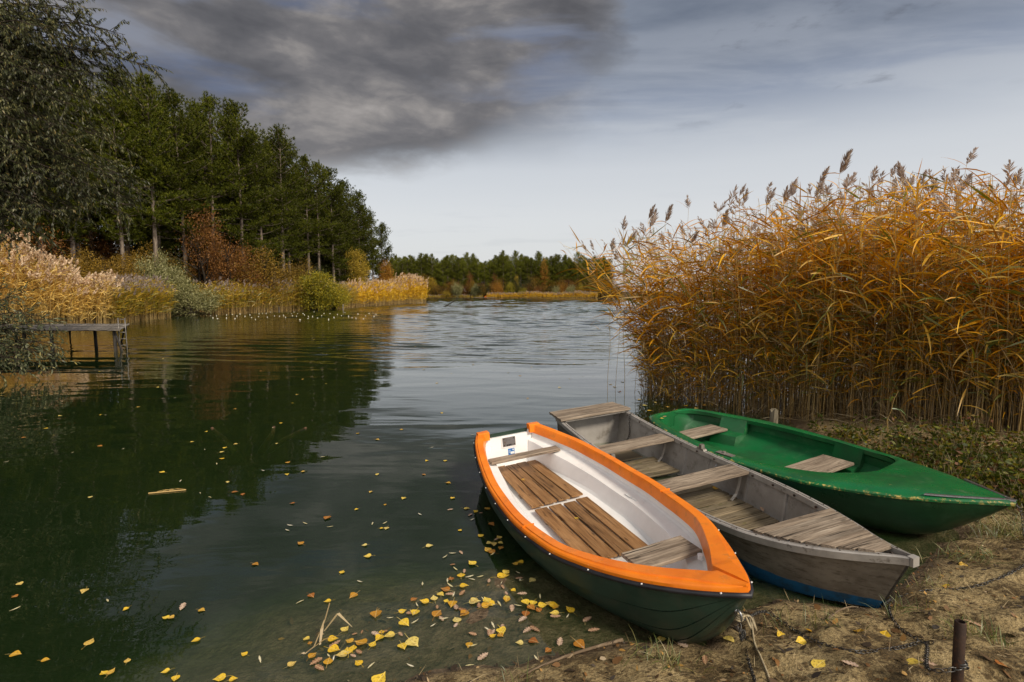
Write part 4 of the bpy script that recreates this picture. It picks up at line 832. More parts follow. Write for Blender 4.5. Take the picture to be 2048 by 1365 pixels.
# ================================================================== TREES AND BUSHES
def barkmat(name, c1, c2):
    m, T = newmat(name); o = T.obj(); n = T.noise(T.mapping(o, (9, 9, 1.6)), 1, 6, .7)
    out(T, principled(T, T.mix(T.step(n, .35, .65), c1, c2), .9, 0, T.bump(n, .8, .05), .1)); return m
m_pbark = barkmat('pine_bark', (.085, .066, .052), (.27, .215, .17)); m_bark = barkmat('dark_bark', (.022, .018, .013), (.07, .055, .042))
m_pine = leafmat('pine_needles', [(0, (.032, .044, .005)), (.35, (.062, .080, .008)), (.7, (.100, .116, .010)), (1, (.155, .152, .018))], .25, .5, .3, gloss=.01, clump=.9, cvar=(.6, 1.35))
def limb_tube(mb, pts, r0, r1, n=5): mb.tube(pts, lambda t: r0+(r1-r0)*t, n, cap=False)
def pine(seed, H=20.0, R=2.7, base=.34, full=1.0):
    rg = random.Random(seed); mb = MB(); bend = [rg.uniform(-.25, .25), rg.uniform(-.25, .25)]
    tr = lambda t: Vector((bend[0]*math.sin(t*3), bend[1]*math.sin(t*2.4), H*t))
    mb.tube([tr(t) for t in np.linspace(0, .985, 14)], lambda t: .21*(1-t)**.8+.02, 8, cap=False)
    T_, D_ = [], []
    z = base*H
    while z < H*.985:
        t = z/H; prof = np.interp(t, [base, base+.1, .6, .78, .88, .95, 1], [.70, .95, 1.0, .95, .78, .50, .18])
        for k in range(rg.choice((3, 4, 4, 5))):
            if rg.random() > full: continue
            a = rg.uniform(0, 2*PI); Lb = R*prof*rg.uniform(.55, 1.2); el = np.interp(t, [base, .6, .85, 1], [-.08, .15, .55, 1.1])+rg.uniform(-.12, .18)
            o = tr(t); pts = []; c = Vector(o); e = el
            for s in range(6):
                pts.append(Vector(c)); c = c+Vector((math.cos(a)*math.cos(e), math.sin(a)*math.cos(e), math.sin(e)))*(Lb/5); e += .11; a += rg.uniform(-.08, .08)
            limb_tube(mb, pts, .022+.018*prof, .008, 4)
            for s in np.linspace(.30, 1, max(4, int(Lb*5.0))):
                x = s*5; j = min(int(x), 4); p = pts[j].lerp(pts[j+1], x-j); d = (pts[j+1]-pts[j]).normalized()
                for q in range(3):
                    off = Vector((rg.gauss(0, 1), rg.gauss(0, 1), rg.gauss(.45, .5)))*(.30*(1.25-.6*s)*min(1, Lb/1.6)+.04)
                    dd = (d*.7+Vector((0, 0, .75))+off*1.2).normalized(); T_.append(tuple(p+off)); D_.append(tuple(dd))
        z += rg.uniform(.42, .62)
    for t in (.98, .99, 1.0):
        for _ in range(4): T_.append(tuple(tr(t)+Vector((rg.gauss(0, .12), rg.gauss(0, .12), rg.uniform(0, .3))))); D_.append((rg.gauss(0, .3), rg.gauss(0, .3), 1))
    # dead stubs on the bare trunk
    for _ in range(9):
        zz = rg.uniform(.12, base)*H; a = rg.uniform(0, 2*PI); p = tr(zz/H); l = rg.uniform(.4, 1.3); limb_tube(mb, [p, p+Vector((math.cos(a)*l*.6, math.sin(a)*l*.6, -.03)), p+Vector((math.cos(a)*l, math.sin(a)*l, -.16))], .016, .006, 3)
    P_ = np.array(T_); D = norm(np.array(D_)); nn = 9; m = len(P_)*nn; i = np.repeat(np.arange(len(P_)), nn)
    d = norm(D[i]*1.0+RNG.normal(0, .62, (m, 3))); s = norm(np.cross(d, RNG.normal(size=(m, 3)))); ln = rnd(m, .20, .34); w_ = rnd(m, .022, .038)
    V = np.stack([P_[i]-s*w_[:, None], P_[i]+s*w_[:, None], P_[i]+d*ln[:, None]], 1)
    # one tuft = one island, so that its needles share a tone
    V = V.reshape(-1, 3); Fq = np.arange(m*3).reshape(-1, 3)
    return mb.mesh('trunk', m_pbark, True), np_mesh('crown', V, Fq, m_pine)
PINES = [pine(11, R=3.0, base=.30), pine(12, R=2.7, base=.38), pine(13, R=3.3, base=.24), pine(14, R=2.8, base=.44, full=.85), pine(15, R=3.2, base=.10), pine(16, R=3.0, base=.34), pine(17, R=3.4, base=.28, full=.9)]
m_pinefar = leafmat('hazed_pine_needles', [(0, (.075, .098, .012)), (.35, (.13, .155, .017)), (.7, (.19, .205, .022)), (1, (.26, .25, .035))], .25, .5, .35, gloss=.01, clump=.6, cvar=(.75, 1.2))  # paler copy of the pine needles, distance haze put into the colour
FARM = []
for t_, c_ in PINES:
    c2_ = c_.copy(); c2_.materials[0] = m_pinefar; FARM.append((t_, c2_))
def put_pine(x, y, h, v, label, group, sxy=None, meshes=PINES):
    e = empty('pine_tree', (x, y, float(ground_z(x, y))-.1), (random.gauss(0, .012), random.gauss(0, .012), random.uniform(0, 2*PI)), label=label, cat='pine tree', group=group)
    k = h/20; e.scale = (sxy or k,)*2+(k,)
    for nm, me in zip(('trunk', 'crown'), meshes[v]): link(nm, me, e)
    return e
PATH = np.array([(-50, 10), (-44, 24), (-39, 34), (-36, 42), (-33.2, 48), (-29.3, 62), (-26.6, 80), (-25.2, 92), (-24.5, 101)], float)
Lp = np.hypot(*np.diff(PATH, axis=0).T); cp = np.concatenate([[0], np.cumsum(Lp)])
for row in range(5):
    s = 1.0+row*1.3
    while s < cp[-1]:
        x = np.interp(s, cp, PATH[:, 0])-row*3.6-random.uniform(0, 1.6); y = np.interp(s, cp, PATH[:, 1])+random.uniform(-.7, .7)+row*.6
        yend = np.interp(y, [58, 76, 92, 101, 106], [1, .96, .84, .62, .5]); h = 20.4*yend*random.uniform(.93, 1.08)+(row > 1)*.4
        v = random.choice((0, 1, 2, 3, 5, 6) if y < 80 else (0, 2, 4, 4, 5)) if row < 3 else 4
        put_pine(x, y, h, v, 'tall dark green pine in the wood on the left shore, one of many alike', 'pines of the left wood', h/20*(1.0 if y < 84 else 1.05))
        s += random.uniform(2.6, 3.9)*(1 if row < 2 else 1.25)
for row in range(3):
    x = -60.0+row*.9
    while x < 48:
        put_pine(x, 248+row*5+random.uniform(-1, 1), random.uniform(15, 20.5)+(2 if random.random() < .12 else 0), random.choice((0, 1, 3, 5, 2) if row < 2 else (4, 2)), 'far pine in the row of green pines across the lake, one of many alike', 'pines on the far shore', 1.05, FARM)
        x += random.uniform(1.7, 2.9)

# ---- broad leaved bushes and small trees
def bush(seed, blobs, nclump, leaf, wd, mat, stems=7, per=26, spread=.34, mbark=None, up=.25):
    """blobs: (x, y, z, rx, ry, rz) volumes filled with leafy twig ends; height about 1"""
    rg = random.Random(seed); vol = np.array([b[3]*b[4]*b[5] for b in blobs]); pick = RNG.choice(len(blobs), nclump, p=vol/vol.sum()); B = np.array(blobs)[pick]
    d = norm(RNG.normal(size=(nclump, 3))); r = RNG.random(nclump)**.42; c = B[:, :3]+d*r[:, None]*B[:, 3:]; c[:, 2] = np.maximum(c[:, 2], .03)
    m = nclump*per; i = np.repeat(np.arange(nclump), per); sz = spread*np.mean(vol**(1/3))*rnd(nclump, .55, 1.3)
    p = c[i]+RNG.normal(0, 1, (m, 3))*sz[i][:, None]*.5; dd = norm(RNG.normal(size=(m, 3))+d[i]*.8+np.array([0, 0, up]))
    V, F = quad_leaves(p, dd, rnd(m, *leaf), rnd(m, *wd)); mb = MB(); zt = max(b[2] for b in blobs)
    for k in range(stems):
        q = c[rg.randrange(nclump)]; o = Vector((rg.gauss(0, .05), rg.gauss(0, .05), 0)); t = Vector(q); mid = o.lerp(t, .5)+Vector((0, 0, .12*zt))
        pts = [o, o.lerp(mid, .5)+Vector((0, 0, .04)), mid, mid.lerp(t, .55), t]; limb_tube(mb, pts, .020, .004, 5)
        for _ in range(5):
            j = rg.randrange(2, 5); e = pts[j]+Vector((rg.gauss(0, .12), rg.gauss(0, .12), rg.uniform(0, .15))); limb_tube(mb, [pts[j-1], pts[j-1].lerp(e, .5), e], .008, .002, 3)
    return mb.mesh('stem', mbark or m_bark, True), np_mesh('foliage', V, F, mat)
def put_bush(name, pair, loc, h, wxy, label, cat, group=None, rz=None):
    e = empty(name, (loc[0], loc[1], float(max(ground_z(loc[0], loc[1]), -.1))-.05), (0, 0, random.uniform(0, 6) if rz is None else rz), label=label, cat=cat, group=group)
    e.scale = (wxy, wxy, h)
    for nm, me in zip(('stem', 'foliage'), pair): link(nm, me, e)
    return e
m_rust = leafmat('rust_leaf', [(0, (.09, .036, .010)), (.4, (.20, .08, .016)), (.8, (.32, .135, .025)), (1, (.42, .20, .04))], .35, .6, .2, gloss=.02)
m_ochre = leafmat('ochre_leaf', [(0, (.10, .065, .009)), (.4, (.21, .13, .014)), (.8, (.34, .20, .02)), (1, (.48, .28, .03))], .35, .6, .2, gloss=.02)
m_yell = leafmat('yellow_leaf', [(0, (.16, .12, .012)), (.4, (.36, .25, .02)), (.8, (.55, .38, .03)), (1, (.65, .48, .06))], .4, .6, .15, gloss=.02)
m_oran = leafmat('orange_leaf', [(0, (.18, .075, .010)), (.4, (.36, .16, .015)), (.8, (.50, .25, .025)), (1, (.60, .34, .05))], .4, .6, .15, gloss=.02)
m_ygrn = leafmat('yellow_green_leaf', [(0, (.10, .105, .008)), (.4, (.24, .23, .012)), (.75, (.42, .34, .018)), (1, (.64, .47, .03))], .4, .6, .15, gloss=.02)
m_silv = leafmat('silver_leaf', [(0, (.10, .105, .03)), (.4, (.22, .215, .08)), (.8, (.36, .335, .15)), (1, (.50, .46, .24))], .25, .5, .15, gloss=.02)
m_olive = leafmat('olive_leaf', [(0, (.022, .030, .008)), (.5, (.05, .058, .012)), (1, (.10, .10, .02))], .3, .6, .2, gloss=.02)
BL1 = [(0, 0, .45, .42, .42, .42), (.22, .1, .62, .25, .25, .28), (-.25, -.08, .55, .26, .28, .30), (.05, -.2, .78, .2, .2, .22), (-.12, .18, .30, .35, .3, .28)]
BL2 = [(0, 0, .34, .5, .45, .33), (.32, .05, .45, .26, .26, .30), (-.34, 0, .38, .28, .3, .30), (.02, .15, .62, .28, .28, .30), (-.2, -.15, .66, .2, .2, .24)]
BL3 = [(0, 0, .55, .26, .26, .38), (.15, .08, .75, .18, .18, .22), (-.16, -.04, .62, .2, .2, .26), (.1, -.12, .36, .22, .22, .22)]
K = dict(per=24)
b_rust = [bush(21, BL3, 330, (.010, .022), (.006, .012), m_rust), bush(22, BL1, 360, (.012, .024), (.008, .014), m_rust)]
b_ochre = [bush(23, BL1, 420, (.014, .028), (.009, .016), m_ochre), bush(24, BL2, 420, (.014, .028), (.009, .016), m_ochre)]
b_yell = [bush(25, BL3, 300, (.016, .030), (.010, .018), m_yell), bush(26, BL2, 300, (.022, .040), (.014, .022), m_yell)]
b_oran = [bush(27, BL3, 330, (.016, .030), (.010, .018), m_oran), bush(28, BL2, 330, (.02, .035), (.012, .02), m_oran)]
b_ygrn = [bush(29, BL1, 420, (.022, .040), (.014, .022), m_ygrn), bush(30, BL2, 420, (.022, .04), (.014, .022), m_ygrn)]
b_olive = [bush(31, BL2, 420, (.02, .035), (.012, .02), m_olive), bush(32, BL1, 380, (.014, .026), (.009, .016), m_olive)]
b_silv = [bush(33, BL1, 380, (.03, .055), (.010, .016), m_silv, up=.7), bush(34, BL2, 420, (.03, .055), (.010, .016), m_silv, up=.7)]
def surv(u, Y): p = at_depth(u, 600, Y); return (p.x, Y)
G_ = 'autumn trees and bushes at the edge of the left wood'
for name, pair, u, Y, h, wd_, lab, cat in [
    ('rust_tree', b_rust[0], 415, 53, 11.5, 8.5, 'rust brown leafy tree reaching halfway up the pines on the left shore', 'tree'),
    ('rust_tree', b_rust[1], 470, 55, 8.2, 8.0, 'rounder rust brown tree beside the taller rust tree on the left shore', 'tree'),
    ('ochre_bush', b_ochre[1], 530, 58, 7.6, 8.8, 'broad ochre brown bush below the middle of the pine wood', 'bush'),
    ('ochre_bush', b_ochre[0], 590, 64, 6.0, 6.5, 'smaller ochre bush right of the broad ochre bush', 'bush'),
    ('yellow_green_bush', b_ygrn[0], 632, 62, 5.4, 5.6, 'yellow green bush standing out in the shore reeds below the pines', 'bush'),
    ('yellow_green_bush', b_ygrn[1], 668, 66, 4.2, 4.2, 'low orange tinged green bush beside the yellow green bush', 'bush'),
    ('yellow_tree', b_yell[0], 716, 82, 9.2, 5.6, 'yellow leaved young tree in front of the pines near the end of the wood', 'tree'),
    ('orange_tree', b_oran[0], 770, 98, 9.0, 6.0, 'orange leaved tree at the lake end of the pine wood', 'tree'),
    ('ochre_bush', b_oran[1], 745, 92, 4.6, 6.0, 'low orange bush behind the yellow reeds at the end of the wood', 'bush'),
    ('silver_willow', b_silv[0], 308, 47, 5.6, 4.2, 'upright silver green willow bush behind the reeds on the left', 'bush'),
    ('silver_willow', b_silv[1], 372, 46.2, 3.5, 5.0, 'low spreading silver grey bush overhanging the water on the left', 'bush'),
    ('silver_willow', b_silv[0], 342, 46.8, 4.4, 4.2, 'middle silver bush filling the gap between its two neighbours', 'bush'),
    ('ochre_bush', b_ochre[0], 120, 38, 5.0, 6.5, 'dark ochre bush under the left trees above the straw reeds', 'bush'),
    ('ochre_bush', b_ochre[1], 205, 42, 5.4, 6.0, 'orange brown bush in the shade behind the green and yellow reeds', 'bush'),
    ('rust_tree', b_rust[1], 55, 40, 7.0, 7.5, 'dark rust bush in the deep shade at the left edge', 'bush')]:
    x, y = surv(u, Y); put_bush(name, pair, (x, y), h, wd_, lab, cat)
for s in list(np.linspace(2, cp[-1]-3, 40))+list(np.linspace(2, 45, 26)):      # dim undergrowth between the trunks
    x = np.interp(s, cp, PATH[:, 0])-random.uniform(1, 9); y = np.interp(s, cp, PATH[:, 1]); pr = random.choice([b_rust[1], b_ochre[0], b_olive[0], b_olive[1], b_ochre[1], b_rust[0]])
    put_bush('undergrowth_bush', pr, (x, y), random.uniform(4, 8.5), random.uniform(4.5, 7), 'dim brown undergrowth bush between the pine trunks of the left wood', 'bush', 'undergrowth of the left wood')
for name, pair, u, Y, h, wd_, lab, cat in [
    ('silver_willow', b_silv[0], 914, 243, 7.6, 6.2, 'round silver bush on the far shore left of the little beach', 'bush'), ('silver_willow', b_silv[1], 950, 244, 7.4, 4.5, 'thin grey green bush on the far shore beside the beach', 'bush'),
    ('yellow_bush', b_yell[1], 894, 243, 4.2, 4.0, 'small bright yellow bush on the far shore beside the silver bush', 'bush'), ('yellow_bush', b_yell[0], 942, 246, 8.5, 5.0, 'yellow tree among the bushes of the far shore', 'tree'),
    ('orange_tree', b_oran[0], 1089, 247, 19.0, 8.0, 'tall orange tree standing among the far pines', 'tree'), ('orange_tree', b_oran[1], 993, 244, 9.0, 6.2, 'round orange brown tree on the far shore right of the beach', 'tree'), ('rust_tree', b_rust[0], 989, 247, 13, 5, 'thin rust tree behind the round orange tree on the far shore', 'tree'),
    ('yellow_green_bush', b_ygrn[0], 1020, 244, 8.0, 6.0, 'leafy green bush beside the orange tree on the far shore', 'bush'), ('yellow_green_bush', b_ygrn[1], 1047, 243.5, 5.6, 7.0, 'olive yellow bush behind the far yellow reeds', 'bush'),
    ('rust_tree', b_rust[1], 1075, 244, 6.2, 7.0, 'brown bush behind the middle of the far yellow reeds', 'bush'), ('silver_willow', b_silv[0], 1112, 243.5, 6.0, 5.0, 'grey green bush behind the far reeds right of the orange tree', 'bush'), ('silver_willow', b_silv[1], 1140, 243.5, 7.0, 6.0, 'pale bush at the right end of the far reeds', 'bush'),
    ('ochre_bush', b_ochre[0], 872, 245, 7, 8, 'ochre bush on the far shore next to the left headland', 'bush'), ('ochre_bush', b_ochre[1], 845, 244, 6, 9, 'dark ochre bush just behind the tip of the left headland', 'bush'), ('ochre_bush', b_rust[1], 905, 247, 9.5, 8, 'rust bush under the far pines left of the beach', 'bush'), ('ochre_bush', b_ochre[1], 965, 246, 7.0, 7, 'ochre bush behind the little far beach', 'bush')]:
    x, y = surv(u, Y); put_bush(name, pair, (x, y), h, wd_, lab, cat)
for x, pr_, h_, w_, lb_ in ((-52, b_oran[0], 12, 6, 'slim orange tree among the far pines near the headland'), (-38, b_yell[0], 10, 6, 'yellow tree among the far pines left of the silver bush'), (-20, b_rust[0], 13, 6, 'rust tree among the far pines above the far beach'), (2, b_yell[0], 11, 5, 'yellow tree among the far pines left of the tall orange tree'), (24, b_oran[1], 9, 7, 'orange tree among the far pines right of the tall orange tree'), (33, b_yell[1], 8, 6, 'yellow tree among the far pines beside the big reed bed')): put_bush('autumn_tree', pr_, (x, 245.5), h_, w_, lb_, 'tree')
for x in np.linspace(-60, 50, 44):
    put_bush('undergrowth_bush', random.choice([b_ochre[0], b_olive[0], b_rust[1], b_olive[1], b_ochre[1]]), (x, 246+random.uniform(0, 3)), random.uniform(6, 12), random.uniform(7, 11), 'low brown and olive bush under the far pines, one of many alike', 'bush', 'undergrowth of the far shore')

# ---- the near willow with hanging leaves, and the low willow bush over the water
m_willow = leafmat('willow_leaf', [(0, (.014, .018, .006)), (.35, (.032, .040, .013)), (.7, (.075, .082, .034)), (.93, (.17, .165, .085)), (1, (.16, .11, .03))], .22, .45, 0, gloss=.02, clump=.6, cvar=(.55, 1.4))
def leafy_limbs(limbs, twig=(.35, .8), step=.13, leaf=(.075, .125), wd=(.020, .032), start=.25, hang=.9, r0=.035, per=.034):
    """limbs: lists of points; returns branch mesh builder and leaf arrays"""
    mb = MB(); LP, LD = [], []
    for pts in limbs:
        pts = [Vector(p) for p in pts]; mb.tube(pts, lambda t: r0*(1-t)**.8+.005, 5, cap=False)
        acc = [0]
        for a, b in zip(pts[:-1], pts[1:]): acc.append(acc[-1]+(b-a).length)
        s = acc[-1]*start
        while s < acc[-1]:
            j = max(k for k in range(len(acc)-1) if acc[k] <= s); d = (pts[j+1]-pts[j]).normalized(); p = pts[j]+d*(s-acc[j])
            q = Vector((random.gauss(0, 1), random.gauss(0, 1), random.gauss(0, .6))); q = (q-d*q.dot(d)).normalized(); dr = (d*.65+q*.75).normalized(); l = random.uniform(*twig)*(1.15-.5*s/acc[-1]); c = Vector(p); tp = [Vector(c)]
            for k in range(4):
                dr = (dr+Vector((0, 0, -.13*hang))).normalized(); c = c+dr*(l/4); tp.append(Vector(c))
            mb.tube(tp, lambda t: .006*(1-t)+.0018, 3, cap=False)
            x = .06
            while x < l:
                k = min(int(x/l*4), 3); pp = tp[k].lerp(tp[k+1], x/l*4-k); dd = (tp[k+1]-tp[k]).normalized()
                o = Vector((random.gauss(0, 1), random.gauss(0, 1), random.gauss(0, .6))); LP.append(tuple(pp)); LD.append(tuple((dd*.45+o*.24+Vector((0, 0, -.62*hang))).normalized())); x += random.uniform(.5, 1.5)*per
            s += random.uniform(.6, 1.4)*step
    P_ = np.array(LP); D = np.array(LD); m = len(P_); V, F = quad_leaves(P_, D, rnd(m, *leaf), rnd(m, *wd)); return mb, V, F
def arc(a, b, sag, n=7):
    a = Vector(a); b = Vector(b); return [a.lerp(b, t)+Vector((0, 0, sag*math.sin(t*PI)))+Vector((random.gauss(0, .04), random.gauss(0, .04), random.gauss(0, .04)))*(0 < t < 1) for t in np.linspace(0, 1, n)]
tw = empty('willow_tree', (-17.2, 14.2, float(ground_z(-17.2, 14.2))-.1), label='large near willow with narrow silvery leaves hanging in from the left edge', cat='willow tree')
TB = Vector(tw.location)
trunk = [Vector((-17.2, 14.2, TB.z)), Vector((-17.0, 14.1, 2.5)), Vector((-16.6, 14.0, 5)), Vector((-16.5, 13.9, 7.5)), Vector((-16.2, 13.8, 10)), Vector((-16.1, 13.7, 12))]
def on_trunk(z):
    for a, b in zip(trunk[:-1], trunk[1:]):
        if a.z <= z <= b.z: return a.lerp(b, (z-a.z)/(b.z-a.z))
    return trunk[-1]
sil = [(180, 30, 13.5), (140, 5, 13.2), (250, 70, 13.6), (232, 95, 13.4), (312, 137, 13.3), (262, 168, 13.8), (205, 210, 12.8), (258, 300, 13.3), (282, 382, 13.2), (262, 432, 13.0), (225, 350, 12.6), (150, 420, 13.0), (90, 470, 12.8), (30, 480, 12.4), (205, 400, 13.5), (170, 300, 12.2), (100, 360, 12), (40, 380, 12), (110, 250, 12), (30, 240, 12), (150, 160, 12.6), (60, 120, 12.4), (20, 30, 12.6), (80, 30, 13), (180, 240, 14.4), (120, 320, 14.6), (60, 420, 14), (130, 100, 14.4), (190, 330, 14.8), (10, 330, 13), (70, 190, 13.6), (210, 270, 13.0), (240, 400, 13.6), (235, 330, 14.2), (150, 370, 12.4), (10, 440, 13), (180, 445, 13.4), (-60, 300, 12.5), (-60, 100, 12.5), (-90, 420, 13), (120, -60, 13), (30, -80, 13), (-40, 0, 13), (100, 60, 12.2), (215, 60, 13.4), (160, 20, 13.0), (205, 110, 13.2), (235, 135, 13.6), (290, 130, 13.4), (130, 60, 12.6), (100, 0, 12.6), (50, 60, 12.2), (10, 90, 12.0), (150, 110, 13.6), (180, 150, 12.6), (120, 190, 12.2), (245, 350, 13.0), (180, 370, 12.2), (265, 400, 13.4), (130, 440, 13.2), (60, 300, 12.6), (20, 200, 12.0), (50, 300, 11.8), (140, 210, 11.9), (200, 180, 13.9), (90, 150, 11.8), (30, 430, 11.8), (110, 430, 12.0), (160, 60, 14.2)]
limbs = []
for u, v, Y in sil:
    tip = at_depth(u, v, Y); o = on_trunk(min(max(tip.z*.72+.4, 2.2), 11)); limbs.append(arc(o, tip, .55+.10*(tip-o).length))
mb, V, F = leafy_limbs(limbs, step=.105, start=.16, per=.022, twig=(.5, 1.25))
mb2 = MB(); mb2.tube([p-TB for p in trunk], lambda t: .30*(1-t)+.05, 10)
mb2.build('trunk', m_bark, tw, smooth=True)
mb.V = [tuple(Vector(v)-TB) for v in mb.V]; mb.build('branches', m_bark, tw, smooth=True, recalc=False)
link('crown', np_mesh('crown', V-np.array(TB), F, m_willow), tw)
wb = empty('willow_bush', (-14.3, 12.2, float(ground_z(-14.3, 12.2))-.1), label='low willow bush with grey green leaves leaning over the water beside the jetty', cat='bush'); WB = Vector(wb.location)
limbs = []
for u, v, Y in [(122, 690, 12.2), (100, 640, 12.6), (60, 580, 12.6), (20, 570, 12.4), (118, 720, 12.0), (70, 700, 11.6), (30, 650, 11.8), (95, 735, 11.8), (40, 720, 11.4), (10, 610, 12.2), (-30, 640, 11.8), (80, 660, 12.8), (110, 665, 13.0), (50, 620, 12.0), (-10, 700, 11.5), (60, 745, 11.6), (-60, 600, 12), (15, 690, 11.4), (90, 700, 12.6), (30, 600, 13.0), (70, 630, 12.2), (0, 740, 11.4), (112, 705, 12.8), (105, 650, 12.1), (40, 680, 12.4), (118, 712, 12.5)]:
    tip = at_depth(u, v, Y); limbs.append(arc(WB+Vector((random.gauss(0, .2), random.gauss(0, .2), .2)), tip, .5))
mb, V, F = leafy_limbs(limbs, twig=(.3, .7), step=.075, start=.25, hang=.35, r0=.026)
mb.V = [tuple(Vector(v)-WB) for v in mb.V]; mb.build('branches', m_bark, wb, smooth=True, recalc=False)
m_willow2 = leafmat('silver_willow_leaf', [(0, (.035, .048, .02)), (.4, (.075, .09, .04)), (.75, (.14, .15, .075)), (.92, (.24, .23, .12)), (1, (.34, .26, .06))], .25, .45, 0, gloss=.02)
link('foliage', np_mesh('foliage', V-np.array(WB), F, m_willow2), wb)
# ================================================================== SMALLER THINGS
m_rusty = paint('rusty_pipe', (.022, .012, .009), (.050, .026, .016), (.6, .85), 9, .3, .5, dirt=((.15, .06, .02), 24, .52, .7))
m_chain = paint('chain_steel', (.10, .098, .095), (.06, .055, .05), (.32, .55), 30, .8, .2, dirt=((.10, .05, .025), 30, .52, .6))
m_rope = paint('old_rope', (.40, .33, .21), (.26, .20, .12), (.8, .95), 60, 0, .6)
m_oldwood = wood('grey_post', [(.06, .05, .035), (.15, .13, .09), (.28, .245, .18), (.42, .38, .30)], .4, .9, moss=(.07, .08, .02))
m_jetty = wood('pale_jetty_board', [(.12, .10, .085), (.24, .21, .18), (.36, .325, .285), (.46, .42, .375)], .3, .9)
m_post = paint('dark_wet_post', (.020, .016, .012), (.045, .036, .026), (.5, .8), 6, 0, .5)
m_stick = wood('dead_stick', [(.08, .055, .035), (.16, .115, .075), (.25, .19, .13), (.33, .27, .19)], .2, .9)

def gnd(u, v, dz=0.0):
    """point of the photographed ground under a sight line (iterated on the terrain)"""
    z = .1
    for _ in range(12): p = ground(u, v, z); z = max(float(ground_z(p.x, p.y)), 0)
    return Vector((p.x, p.y, z+dz))
# mooring pipe
b = gnd(1913, 1415, -.12); top = at_depth(1921, 1243, b.y)
e = empty('mooring_post', b, label='rusty iron pipe standing in the sand at the lower right', cat='post'); mb = MB()
R0, R1 = .0205, .0155; hgt_ = top.z-b.z; tilt = (top.x-b.x)
ring = lambda r, z: [(tilt*z/hgt_+r*math.cos(k*PI/9), r*math.sin(k*PI/9), z) for k in range(18)]
mb.loft([ring(R0, 0), ring(R0, hgt_*.5), ring(R0, hgt_-.004), ring(R0-.003, hgt_), ring(R1, hgt_), ring(R1, hgt_-.16)], closed=True); mb.build('pipe', m_rusty, e, smooth=True, sharp=40)
mb = MB()
for q in (0, 1): mb.tube([(R0*1.12*math.cos(t), R0*1.12*math.sin(t), hgt_*.62+q*.012+.004*math.sin(3*t)) for t in np.linspace(0, 2*PI, 20)], .004, 6)
mb.build('wire_loop', m_chain, e, smooth=True)
# chains
def chain(pts, label, link_=.034, w_=.018, r=.0024, lift=.006):
    pts = [Vector(p) for p in pts]; dense = []
    for i in range(len(pts)-1):
        p0 = pts[max(i-1, 0)]; p1 = pts[i]; p2 = pts[i+1]; p3 = pts[min(i+2, len(pts)-1)]
        for t in np.linspace(0, 1, 24, endpoint=False): dense.append(.5*((2*p1)+(p2-p0)*t+(2*p0-5*p1+4*p2-p3)*t*t+(3*p1-p0-3*p2+p3)*t**3))
    dense.append(pts[-1]); mb = MB(); c = [0]
    for a, b_ in zip(dense[:-1], dense[1:]): c.append(c[-1]+(b_-a).length)
    s = 0; k = 0
    while s < c[-1]:
        j = max(0, int(np.searchsorted(c, s))-1); p = dense[j].lerp(dense[min(j+1, len(dense)-1)], (s-c[j])/max(1e-6, c[min(j+1, len(c)-1)]-c[j])); d = dense[min(j+1, len(dense)-1)]-dense[j]
        if d.length < 1e-6: d = Vector((0, 0, 1))
        sd = Vector((0, 0, 1)).cross(d) if k % 2 else Vector((.15, .1, 1))
        if sd.length < 1e-3: sd = Vector((1, 0, 0))
        sd = sd+Vector((random.gauss(0, .2), random.gauss(0, .2), random.gauss(0, .2)))*sd.length; mb.torus_link(p, d, sd, link_, w_, r); s += link_*.74; k += 1
    o = pts[0]; mb.V = [tuple(Vector(v)-o) for v in mb.V]; ob = mb.build('mooring_chain', m_chain, smooth=True, recalc=False, label=label, cat='chain', group='mooring chains'); ob.location = o; return ob
bpy.context.view_layer.update()
eye = dinghy.matrix_world @ Vector((EX+.024, 0, .325))
chain([eye, eye+Vector((.006, -.02, -.09)), gnd(1487, 1275, .03), gnd(1496, 1320, .006), gnd(1512, 1372, .006), gnd(1530, 1440, .006)], 'steel chain hanging straight down from the bow of the orange rimmed boat')
pipe_pt = Vector((b.x, b.y-R0, b.z+hgt_*.62))
chain([eye+Vector((.01, 0, .0)), gnd(1530, 1240, .05), gnd(1585, 1262, .01), gnd(1640, 1288, .006), gnd(1710, 1306, .006), gnd(1790, 1300, .008), gnd(1850, 1291, .012), pipe_pt+Vector((-.10, .06, -.05)), pipe_pt], 'chain running over the sand from the orange rimmed boat to the pipe')
afoot = alu.matrix_world @ Vector((L2-.16, 0, .10))
chain([afoot, gnd(1785, 1200, .01), gnd(1778, 1222, .008), gnd(1796, 1255, .006), gnd(1838, 1284, .008), gnd(1866, 1290, .012)], 'chain lying on the sand in front of the grey aluminium boat')
chain([gnd(1800, 1196, .006), gnd(1850, 1184, .006), gnd(1915, 1180, .006), gnd(1970, 1170, .008), gnd(2020, 1150, .012), gnd(2070, 1126, .03), gnd(2120, 1105, .05)], 'chain stretched across the sand towards the right edge', .030, .016, .0026)
gt = grn.matrix_world @ Vector((L3-.01, 0, .455))
chain([gt, gt+Vector((.03, -.02, -.05)), gt+Vector((.045, -.03, -.15)), gt+Vector((.05, -.05, -.26)), gnd(2062, 1092, .01), gnd(2095, 1110, .01)], 'chain hanging from the bow tip of the green boat')
loc = alu.matrix_world; chain([loc @ Vector(p) for p in ((.30, br2(.07)-.035, .41), (.31, br2(.07)-.06, .38), (.315, br2(.07)-.07, .30), (.32, br2(.07)-.075, .20), (.32, br2(.07)-.09, .12), (.36, br2(.07)-.16, .075))], 'short chain hanging inside the stern of the grey aluminium boat', .036, .02, .0036)
